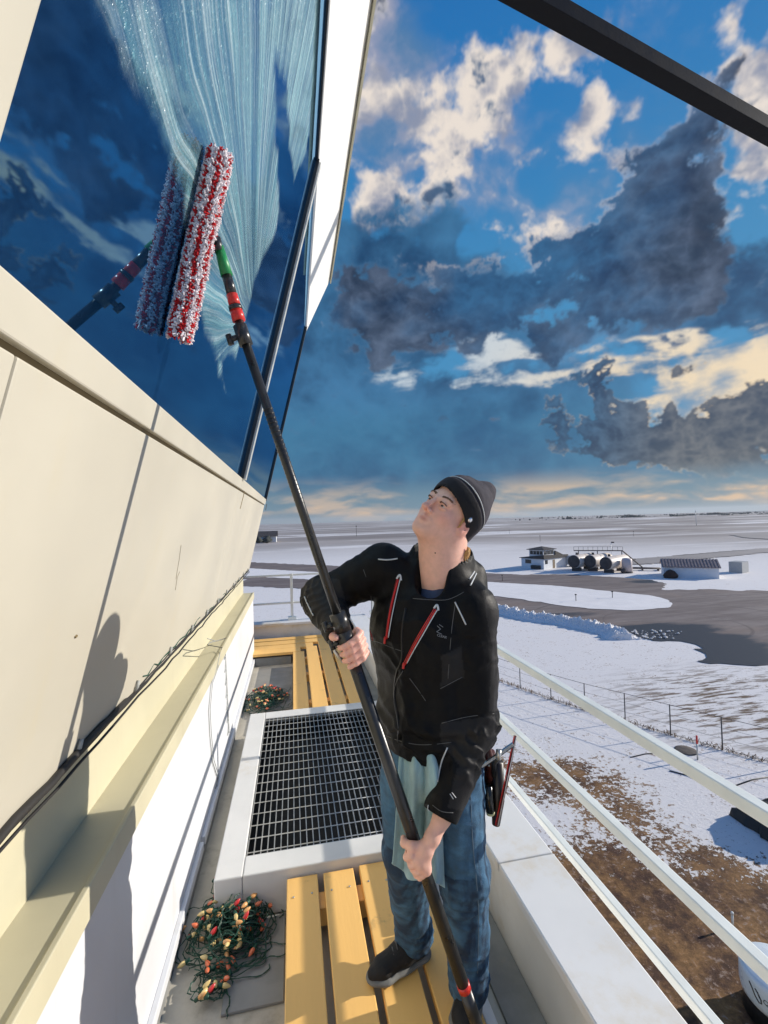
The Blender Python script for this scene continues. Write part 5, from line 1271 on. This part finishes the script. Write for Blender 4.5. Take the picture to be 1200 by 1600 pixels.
def knit_mat():
    m = bpy.data.materials.new('beanie_knit'); m.use_nodes = True; N = NT(m.node_tree); b = N.n['Principled BSDF']
    tc = N.node('ShaderNodeTexCoord').outputs['Object']; d = N.vm('SUBTRACT', tc, tuple(HC.tolist()))
    s = N.vm('DOT_PRODUCT', d, tuple(hS.tolist())); f = N.vm('DOT_PRODUCT', d, tuple(hF.tolist())); a = N.math('ARCTAN2', s, f)
    rib = N.math('SINE', N.math('MULTIPLY', a, 90.)); n = N.noise(tc, 300, 3)
    u_ = N.vm('DOT_PRODUCT', d, tuple((hU*.85-hF*.526).tolist())); above = N.ramp(u_, .050, .054)
    N.put(b.inputs['Base Color'], N.mix(above, (.006, .006, .008), (.020, .017, .025))); b.inputs['Roughness'].default_value = .9; b.inputs['Sheen Weight'].default_value = .10; b.inputs['Sheen Tint'].default_value = (.5, .45, .6, 1)
    bn = N.node('ShaderNodeBump'); bn.inputs['Strength'].default_value = .5; bn.inputs['Distance'].default_value = .002
    N.put(bn.inputs['Height'], N.math('ADD', N.math('MULTIPLY', N.math('MULTIPLY', rib, .5), above), n)); N.put(b.inputs['Normal'], bn.outputs[0]); return m
knit = knit_mat(); beanie()
# ---- jacket
def wrinkle(P, a, b, amp, freq, seed):      # folds across a limb, strongest near joint b
    t = (P-a)@(b-a)/float((b-a)@(b-a)); u_ = unit(b-a)
    w = np.sin(t*freq+n3(P, 9, seed)*4.5+n3(P, 24, seed+5, 2)*1.6); return -amp*((1-np.abs(w)**.55)*1.1*np.clip(.6+n3(P, 7, seed+9)*1.8, 0, 1.3)+.45*np.sin(t*freq*.5+n3(P, 5, seed+2)*5))
def jacket():
    J2 = J; F_ = Field(np.array([-.36, 1.02, -.98]), np.array([.70, 1.93, .02]), .0045)
    b = J2['base']; ch, wa, hi = J2['chest'], J2['waist'], J2['hip']
    F_.cap(b-UP*.055, ch+UP*.05, .125, .182, k=.04, side=tf, ratio=.66); F_.cap(ch+UP*.05, wa, .182, .166, k=.05, side=tf, ratio=.74); F_.cap(wa, hi-UP*.01, .166, .162, k=.04, side=tf, ratio=.80)
    F_.ell(ch+tf*.04+UP*.02, (.14, .10, .16), [ts, tf, UP], k=.05)
    for a in ('L', 'R'):
        F_.cap(b-UP*.04, J2['sh'+a]+UP*.004, .075, .078, k=.04)
        F_.chain([J2['sh'+a], J2['el'+a]], [.080, .070], k=.035)
    F_.chain([J2['elR'], J2['wrR']+(J2['elR']-J2['wrR'])*.10], [.070, .048], k=.02)
    F_.chain([J2['elL'], J2['wrL']+(J2['elL']-J2['wrL'])*.06], [.070, .049], k=.02)
    # collar, standing open round the neck, and the hood bunched behind
    F_.cap(b-UP*.05, b+UP*.072-tf*.026-ts*.008, .118, .112, k=.02); F_.cap(b+ts*.055-tf*.03+UP*.022, b+ts*.100-tf*.055-UP*.02, .044, .045, k=.02)
    F_.cap(b-tf*.105+UP*.022-ts*.03, b-tf*.080+ts*.085+UP*.005, .048, .046, k=.02); F_.cap(b-tf*.080+ts*.085+UP*.03, b+ts*.105+tf*.01-UP*.03, .044, .034, k=.02)
    def dsp(P):
        d = np.zeros(len(P))
        for a, am in (('L', .0085), ('R', .0075)):
            for (p0, p1) in (('sh'+a, 'el'+a), ('el'+a, 'wr'+a)):
                A0, A1 = J2[p0], J2[p1]; t = np.clip((P-A0)@(A1-A0)/float((A1-A0)@(A1-A0)), 0, 1); r_ = np.linalg.norm(P-(A0+t[:, None]*(A1-A0)), axis=1)
                w = np.clip(1-(r_-.07)/.035, 0, 1); near = (.35+.65*t) if p0[:2] == 'sh' else (1-.35*t)
                d += w*near*wrinkle(P, A0, A1, am, 21, 1 if a == 'L' else 4)
        m = np.clip(1-np.abs((P-ch)@ts)/.2, 0, 1); n1_ = n3(P*np.array([1, 1, .55]), 8, 11); d += .009*n1_*(.4+.6*m)+.0020*n3(P, 34, 13)-.0075*m*(1-np.abs(np.sin((P-ch)@UP*20+(P-ch)@ts*17+n3(P, 6, 19)*4.5))**.6)*1.3*np.clip(((ch+UP*.12-P)@UP)/.14, 0, 1)-.0060*m*(1-np.abs(np.sin((P-ch)@UP*13-(P-ch)@ts*22+n3(P, 6, 29)*4))**.6)
        h = (P-wa)@UP; d += -.006*np.clip(1-np.abs(h)/.10, 0, 1)*np.sin(h*95+n3(P, 8, 15)*3)*(m > 0)
        return d
    F_.disp(dsp)
    hemc = at(668, 1163, 1.50); n_h = unit(-UP-ts*.10-tf*.12); 
    armok = F_.v.copy(); F_.cut(hemc, n_h)
    # give the forearm of his left arm back (it hangs below the hem)
    G = Field(F_.lo, F_.lo+(F_.n-1)*F_.h, F_.h); G.v = np.full_like(F_.v, .2); 
    G.chain([J2['shL'], J2['elL'], J2['wrL']+(J2['elL']-J2['wrL'])*.06], [.080, .070, .049], k=.02)
    G.disp(dsp); n0 = tuple(np.minimum(G.v.shape, F_.v.shape)); sl = tuple(slice(0, n) for n in n0)
    F_.v[sl] = np.minimum(F_.v[sl], G.v[sl])
    wl = J2['wrL']+(J2['elL']-J2['wrL'])*.0; wr_ = J2['wrR']+(J2['elR']-J2['wrR'])*.06
    for w_, e_ in ((wl, J2['elL']), (wr_, J2['elR'])):
        ax = unit(e_-w_); F_.trim(w_, ax, .085, .12); F_.cap(w_-ax*.02, w_+ax*.004, .035, .035, k=.003, mode='sub')
    # neck opening with a V in front
    F_.cap(b-UP*.035, b+UP*.16-tf*.02, .086, .102, k=.004, mode='sub'); F_.cap(b+tf*.075-ts*.004-UP*.090, b+tf*.125+ts*.0+UP*.10, .016, .075, k=.008, mode='sub')
    F_.ell(HC, (.105, .115, .135), A_, k=.01, mode='sub')
    pts, f = F_.mesh(); o = np_mesh('jacket', pts, f, jack, body, relax=1)
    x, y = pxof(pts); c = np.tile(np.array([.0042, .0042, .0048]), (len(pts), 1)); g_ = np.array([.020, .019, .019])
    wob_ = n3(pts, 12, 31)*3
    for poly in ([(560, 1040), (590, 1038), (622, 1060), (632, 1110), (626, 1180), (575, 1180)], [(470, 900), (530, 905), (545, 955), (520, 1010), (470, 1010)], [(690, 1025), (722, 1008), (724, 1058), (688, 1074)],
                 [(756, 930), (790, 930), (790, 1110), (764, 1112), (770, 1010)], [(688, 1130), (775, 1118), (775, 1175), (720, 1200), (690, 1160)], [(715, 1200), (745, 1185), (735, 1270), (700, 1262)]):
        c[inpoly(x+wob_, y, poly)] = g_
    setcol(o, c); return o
jk = jacket(); JT = bvh(jk)
redz = mat('red_zip', (.60, .015, .012), .4, var=.1); silver = mat('reflective_piping', (.55, .57, .58), .35); blk = mat('zip_black', (.008, .008, .008), .35)
def strip(tree, pts, w, name, m, par, off=.0015, flat=True):
    P = line_on(tree, pts, off)
    if len(P) < 2: return None
    return MB().tube(P, w, 6).build(name, m, par)
for pa, pb in (((622, 905), (604, 998)), ((680, 952), (632, 1038))):
    dx = 1.6
    z = strip(JT, [pa, ((pa[0]+pb[0])/2-2, (pa[1]+pb[1])/2), pb], .0052, 'chest_zip', redz, jk, .002)
    if z:
        strip(JT, [(pa[0]+4, pa[1]), ((pa[0]+pb[0])/2+3.0, (pa[1]+pb[1])/2), (pb[0]+4, pb[1]-2)], .0018, 'zip_piping', silver, z, .004)
        strip(JT, [(pa[0]-.5, pa[1]), ((pa[0]+pb[0])/2-2.5, (pa[1]+pb[1])/2), (pb[0]-.5, pb[1])], .0012, 'zip_teeth', blk, z, .0072)
        strip(JT, [(pa[0]-2, pa[1]-1), (pa[0]+3, pa[1]-7), (pa[0]+5, pa[1]+2)], .0035, 'zip_garage', silver, z, .002)
        strip(JT, [(pb[0], pb[1]-3), (pb[0]-1, pb[1]+6)], .0042, 'zip_pull', redz, z, .006)
strip(JT, [(634, 950), (628, 985), (628, 1030), (620, 1050), (616, 1085), (622, 1120), (622, 1160)], .0030, 'front_zip', blk, jk, .001)
strip(JT, [(630, 1048), (619, 1070), (617, 1095), (621, 1120), (624, 1150)], .0012, 'zip_flap_edge', mat('grey_seam', (.10, .10, .10), .6), jk, .004)
for pts in ([(591, 874), (606, 875), (621, 873)], [(711, 941), (719, 957), (728, 976)], [(476, 932), (482, 946), (490, 962)], [(699, 1168), (690, 1190), (684, 1222)], [(733, 905), (741, 893)], [(735, 915), (744, 896)]): strip(JT, pts, .0024, 'reflective_strip', silver, jk, .001)
for pts in ([(645, 935), (670, 937), (700, 937), (725, 925)], [(577, 1000), (590, 1003), (612, 1012), (630, 1018)], [(688, 1076), (722, 1058)], [(690, 1130), (730, 1120), (772, 1115)], [(640, 1060), (655, 1080), (665, 1095)], [(676, 1258), (690, 1268), (708, 1270)], [(600, 1148), (625, 1158), (660, 1164), (705, 1160)], [(568, 890), (580, 930), (580, 980)], [(712, 940), (705, 990), (700, 1060)]): strip(JT, pts, .0011, 'seam', mat('grey_seam', (.10, .10, .10), .6), jk, .0002)
# lettering on the chest and the side
def lettering(px, py, s, size, m, rot=0, dirx=None):
    p, n = on_surf(JT, px, py, .004)
    if p is None: return
    xa = RT*math.cos(rot)+UP*math.sin(rot); xa = unit(xa-n*(xa@n)); ya = np.cross(n, xa); text('lettering', s, size, m, jk, p, xa, ya, .0012)
lettering(690, 994, 'CLEAR', .0105, mat('grey_print', (.22, .23, .24), .5), -.28); lettering(582, 993, 'TEX', .020, mat('dark_red_print', (.28, .01, .015), .5), -.08)
em = MB()
for (a, b) in (((683, 978), (688, 983)), ((688, 983), (682, 987)), ((682, 987), (690, 991)), ((686, 976), (692, 980))):
    p, _ = on_surf(JT, *a, .003); q, _ = on_surf(JT, *b, .003)
    if p is not None and q is not None: em.tube([p, q], .0009, 5)
em.build('emblem', mat('grey_print', (.22, .23, .24), .5), jk)
# cuff strap
def ringaround(c, ax, r_, w, name, m, par, n=28, th=.0015):
    x = unit(np.cross(ax, UP if abs(ax@UP) < .9 else RT)); y = np.cross(ax, x); mb = MB(); vs = []; fs = []
    for k in range(n):
        d = x*math.cos(2*math.pi*k/n)+y*math.sin(2*math.pi*k/n)
        vs += [c+d*r_-ax*w, c+d*(r_+th)-ax*w, c+d*(r_+th)+ax*w, c+d*r_+ax*w]
    for k in range(n):
        for j in range(4): a = k*4+j; b_ = k*4+(j+1) % 4; c_ = ((k+1) % n)*4+(j+1) % 4; d_ = ((k+1) % n)*4+j; fs.append((a, b_, c_, d_))
    return mb.add(vs, fs, True).build(name, m, par)
axl = unit(J['elL']-J['wrL']); ringaround(J['wrL']+axl*.030, axl, .0455, .016, 'cuff_strap', mat('cuff_black', (.007, .007, .008), .4), jk)
ringaround(J['wrR']+unit(J['elR']-J['wrR'])*.045, unit(J['elR']-J['wrR']), .046, .014, 'cuff_strap', mat('cuff_black', (.007, .007, .008), .4), jk)
for pts in ([(669, 1264), (680, 1274), (693, 1283)], [(669, 1264), (670, 1258)], [(706, 1238), (712, 1246)], [(703, 1240), (708, 1248)]): strip(JT, pts, .0013, 'cuff_print', silver, jk, .002)
# shirt in the collar
sh = Field(J['base']-.13, J['base']+.13, .004); sh.cap(J['base']-UP*.10+tf*.02, J['base']+UP*.0, .110, .082, k=.01); sh.cap(J['base']+UP*.0, J['base']+UP*.046-tf*.018, .083, .089, k=.01); sh.disp(lambda P: .003*n3(P, 30, 17))
sh.cap(J['base']-UP*.01, J['base']+UP*.13-tf*.01, .073, .084, k=.003, mode='sub'); sh.cap(J['base']+tf*.080+UP*.004, J['base']+tf*.11+UP*.10, .006, .050, k=.005, mode='sub')
p_, f_ = sh.mesh(); sho = np_mesh('shirt', p_, f_, mat('navy_shirt', (.030, .048, .105), .8, var=.2, scale=40), body, relax=1)
# ---- jeans
def jeans():
    F_ = Field(np.array([-.20, 1.12, -1.70]), np.array([.75, 1.98, -.58]), .0048)
    F_.cap(J['waist'], J['hip'], .128, .140, k=.03, side=tf, ratio=.76)
    for a in ('L', 'R'):
        F_.chain([J['hip'+a], J['knee'+a]], [.098 if a == 'L' else .090, .071], k=.035); F_.chain([J['knee'+a], J['ank'+a]+(J['ank'+a]-J['knee'+a])*.12], [.073, .066], k=.03)
    def dsp(P):
        d = .007*n3(P*np.array([1, 1, .6]), 12, 21)+.0032*n3(P, 34, 23)
        for a in ('L', 'R'):
            for (p0, p1, am, fr) in (('hip', 'knee', .0075, 17), ('knee', 'ank', .0075, 25)):
                A0, A1 = J[p0+a], J[p1+a]; t = np.clip((P-A0)@(A1-A0)/float((A1-A0)@(A1-A0)), 0, 1); r_ = np.linalg.norm(P-(A0+t[:, None]*(A1-A0)), axis=1)
                w = np.clip(1-(r_-.09)/.03, 0, 1); st = np.abs(t-.5)*2 if p0 == 'hip' else (.35+.65*np.abs(t-.42)*1.7)
                d += w*st*wrinkle(P, A0, A1, am, fr, 25 if a == 'L' else 28)
        return d
    F_.disp(dsp)
    for a in ('L', 'R'):
        ax = unit(J['knee'+a]-J['ank'+a]); c = J['ank'+a]-ax*.035; F_.trim(c, ax, .12, .10); F_.cap(c-ax*.02, c+ax*.0, .053, .05, k=.004, mode='sub')
    F_.cut(J['waist']+UP*.03, UP)
    pts, f = F_.mesh(); o = np_mesh('jeans', pts, f, denim, body, relax=1)
    n = (.75*fbm(pts[:, 0]*2+pts[:, 1]*1.5, pts[:, 2]*.22, 20, 5, 301)+.25*fbm(pts[:, 0]+pts[:, 1], pts[:, 2], 60, 4, 305))[:, None]; dk, lt = np.array([.012, .034, .070]), np.array([.055, .145, .245])
    c = dk+(lt-dk)*sstep(.38, .72, n)
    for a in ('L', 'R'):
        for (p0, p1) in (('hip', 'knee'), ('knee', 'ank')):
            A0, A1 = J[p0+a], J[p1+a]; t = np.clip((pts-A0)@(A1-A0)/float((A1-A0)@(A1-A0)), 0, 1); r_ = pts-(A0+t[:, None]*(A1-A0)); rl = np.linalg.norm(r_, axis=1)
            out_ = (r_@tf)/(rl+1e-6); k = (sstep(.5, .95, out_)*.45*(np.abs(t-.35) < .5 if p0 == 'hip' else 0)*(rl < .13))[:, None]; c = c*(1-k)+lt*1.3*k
    setcol(o, c); T = bvh(o)
    for pts in ([(735, 1240), (738, 1310), (744, 1370), (748, 1430), (746, 1520)], [(612, 1180), (616, 1240), (620, 1300)], [(720, 1205), (735, 1240)]): strip(T, pts, .0016, 'seam', mat('denim_seam', (.10, .16, .22), .8), o, .0003)
    for a in ('L', 'R'):
        ax = unit(J['knee'+a]-J['ank'+a])
    return o, T
jn, JNT = jeans()
# ---- shoes
def shoe(ank, toe, name='shoe'):
    zs = -1.64; heel = np.array([ank[0], ank[1], zs]); d = toe-heel; d[2] = 0; Ln = np.linalg.norm(d); d /= Ln; s_ = np.array([d[1], -d[0], 0]); hb = heel-d*.055; tl = Ln+.055
    F_ = Field(np.minimum(hb, toe)-.09, np.maximum(hb, toe)+np.array([.09, .09, .17]), .0032)
    def p(f, z, s=0): return hb+d*(f*tl)+np.array([0, 0, z+.0])+s_*s
    F_.cap(p(.14, .050), p(.42, .048), .036, .038, k=.02); F_.cap(p(.42, .048), p(.80, .036, .0), .040, .034, k=.02, side=np.array([0, 0, 1.]), ratio=.85); F_.cap(p(.80, .034), p(.93, .028), .037, .022, k=.02, side=np.array([0, 0, 1.]), ratio=.8)
    F_.cap(p(.20, .06), p(.24, .105), .038, .042, k=.02); F_.cap(p(.30, .085), p(.66, .050), .030, .026, k=.02)
    F_.disp(lambda P: .0012*n3(P, 40, 41)); F_.cut(np.array([0, 0, zs+.016]), (0, 0, -1))
    P, f = F_.mesh(); o = np_mesh(name, P, f, mat('black_suede', (.009, .009, .010), .75, var=.3, scale=40, bump=.3, bscale=200), body, relax=1)
    so = Field(np.minimum(hb, toe)-.09, np.maximum(hb, toe)+np.array([.09, .09, .06]), .003)
    UPZ = np.array([0, 0, 1.]); so.cap(p(.12, .016), p(.45, .016), .042, .041, k=.01, side=UPZ, ratio=.34); so.cap(p(.45, .016), p(.78, .016), .041, .046, k=.01, side=UPZ, ratio=.34); so.cap(p(.78, .016), p(.92, .017), .045, .030, k=.01, side=UPZ, ratio=.40)
    so.cut(np.array([0, 0, zs+.0015]), (0, 0, -1)); P, f = so.mesh(); sl = np_mesh('sole', P, f, mat('sole_grey', (.16, .16, .15), .7, var=.2, scale=30), o, relax=1); sl.matrix_parent_inverse = Matrix()
    lc = MB()
    for k in range(5):
        f0 = .40+k*.065; z = .125-k*.012; q1, q2 = p(f0, z-.012, .018), p(f0+.03, z-.012, -.018); m_ = p(f0+.015, z-.002); lc.tube([q1, m_, q2], .0022, 6)
    lc.build('laces', mat('lace_grey', (.12, .12, .12), .8), o); return o
shoe(J['ankR'], onp(578, 1538, (0, 0, 1), -1.64)); shoe(J['ankL'], onp(722, 1628, (0, 0, 1), -1.64))
# ---- towel tucked into the waistband
def towel():
    bodyt = JNT; rows = 44; cols = 34; V = []; F = []
    Lp = [(627, 1158), (622, 1200), (617, 1260), (614, 1320), (613, 1358)]; Rp = [(672, 1158), (684, 1200), (691, 1260), (694, 1330), (697, 1392)]
    def lerpl(L_, t): t = t*(len(L_)-1); i = min(int(t), len(L_)-2); k = t-i; return (L_[i][0]*(1-k)+L_[i+1][0]*k, L_[i][1]*(1-k)+L_[i+1][1]*k)
    for j in range(rows+1):
        t = j/rows; a = lerpl(Lp, t); b = lerpl(Rp, t)
        for i in range(cols+1):
            s = i/cols; fold = (math.sin(s*15+1.2*math.sin(t*2.5)+.6)*.019+math.sin(s*34+t*3)*.008)*(.2+.8*min(1, t*2.2))+.007*mnoise.noise(Vector((s*5, t*3, 2)))
            yb = 6*math.sin(s*5.2+.4)*t; px = a[0]*(1-s)+b[0]*s+2.5*math.sin(t*4+s*2)*t; py = a[1]*(1-s)+b[1]*s+yb
            if s < .32 and t > .9: py -= (t-.9)*120*(1 if s < .28 else .3)
            dd = 1.425-.01*t
            p, n = on_surf(bodyt, px, py, 0); d = dd
            if p is not None: d = min(dd+.045, float(p@FW)-.002-.026*min(1, t*5))
            V.append((at(px, py, d-fold-.004)).tolist())
    V = np.array(V).reshape(rows+1, cols+1, 3)
    for _ in range(2): V[1:-1, 1:-1] = (V[:-2, 1:-1]+V[2:, 1:-1]+2*V[1:-1, 1:-1]+V[1:-1, :-2]+V[1:-1, 2:])/6
    V = V.reshape(-1, 3)
    for j in range(rows):
        for i in range(cols): a = j*(cols+1)+i; F.append((a, a+1, a+cols+2, a+cols+1))
    o = MB().add(V, F, True).build('towel', mat('teal_towel', (.33, .50, .52), .95, var=.08, scale=18, bump=.35, bscale=300, sheen=.3)); so = o.modifiers.new('thick', 'SOLIDIFY'); so.thickness = .004
    sb = o.modifiers.new('sub', 'SUBSURF'); sb.levels = 1; sb.render_levels = 1
    tag(o, 'pale teal towel hanging from the worker waistband behind the pole', 'towel')
towel()
# ---- tool pouch with squeegees on the hip
pc = at(768, 1218, 1.50); pq = empty('tool_pouch', pc, 'brown leather tool pouch with spray bottle on the worker hip', 'tool pouch')
lea = mat('brown_leather', (.075, .018, .012), .35, var=.3, scale=20, coat=.2); dl = mat('dark_leather', (.012, .008, .008), .4, var=.3)
def pl(px, py, d=1.50): return at(px, py, d)
MB().tube([pl(757, 1150), pl(764, 1180), pl(768, 1215)], [.010, .014, .018], 10).build('belt_loop', lea, pq)
MB().tube([pl(763, 1175, 1.52), pl(768, 1200, 1.52), pl(770, 1240, 1.52), pl(772, 1258, 1.52)], [.022, .034, .031, .020], 16).build('pouch', lea, pq)
MB().tube([pl(777, 1190, 1.49), pl(778, 1250, 1.49), pl(775, 1288, 1.49)], [.020, .021, .013], 12).build('holster', dl, pq)
MB().tube([pl(762, 1228, 1.47), pl(766, 1268, 1.47)], [.014, .014], 12).build('bottle', mat('bottle_black', (.01, .012, .012), .25), pq)
MB().tube([pl(766, 1268, 1.47), pl(766.3, 1272, 1.47)], [.0145, .013], 12).build('bottle_cap', mat('bottle_cap', (.55, .55, .30), .4), pq)
for (x, y) in ((752, 1217), (753, 1238), (764, 1196)): MB().lathe([(.004, 0), (.003, .003), (.001, .004)], c=pl(x, y, 1.475), n=8, axis=-FW).build('rivet', M['galv'], pq)
sq = empty('squeegee', pl(790, 1220), 'long red edged squeegee channel standing upright in the hip pouch', 'squeegee')
MB().tube([pl(805, 1150, 1.46), pl(793, 1216, 1.46), pl(776, 1290, 1.46)], .0052, 4, square=True).build('channel', mat('squeegee_dark_red', (.13, .012, .012), .35), sq)
MB().tube([pl(806.5, 1152, 1.455), pl(778, 1290, 1.455)], .0016, 6).build('edge', silver, sq); MB().tube([pl(803, 1151, 1.455), pl(774, 1289, 1.455)], .0016, 6).build('rubber', redz, sq)
s2 = empty('squeegee', pl(775, 1180), 'short silver squeegee lying across the top of the hip pouch', 'squeegee')
MB().tube([pl(746, 1202, 1.44), pl(802, 1162, 1.44)], .0060, 4, square=True).build('channel', mat('bright_metal', (.75, .76, .78), .2, metal=.9), s2)
MB().tube([pl(746, 1205.5, 1.437), pl(803, 1166, 1.437)], .002, 6).build('rubber', M['gasket'], s2)
MB().tube([pl(779, 1180, 1.44), pl(772, 1192, 1.47), pl(772, 1212, 1.48)], .009, 8).build('handle', M['black'], s2)
MB().tube([pl(779, 1172, 1.43), pl(779, 1186, 1.43)], .009, 8).build('clip', M['galv'], s2)
# ---- earphone clipped at the ear
ep = MB().lathe([(.002, .006), (.009, .004), (.010, -.002), (.004, -.005)], c=hp(.088, .002, .012), n=14, axis=hS).build('earphone', mat('bright_metal', (.75, .76, .78), .2, metal=.9), body)

# ================================================================== HAZE: the winter air between here and the ridge
hz = MB().box((-8500, -8500, GZ-30), (8500, 8500, 75)).build('haze', [bpy.data.materials.new('haze_air')], kind='stuff')
hm = hz.data.materials[0]; hm.use_nodes = True; hm.node_tree.nodes.clear(); N = NT(hm.node_tree)
pv_ = N.node('ShaderNodeVolumePrincipled'); pv_.inputs['Color'].default_value = (.78, .86, .95, 1); pv_.inputs['Density'].default_value = .00008; pv_.inputs['Anisotropy'].default_value = .2
ho = N.node('ShaderNodeOutputMaterial'); N.l.new(pv_.outputs[0], ho.inputs['Volume'])
tag(hz, 'faint pale winter haze over the far plain', 'haze')
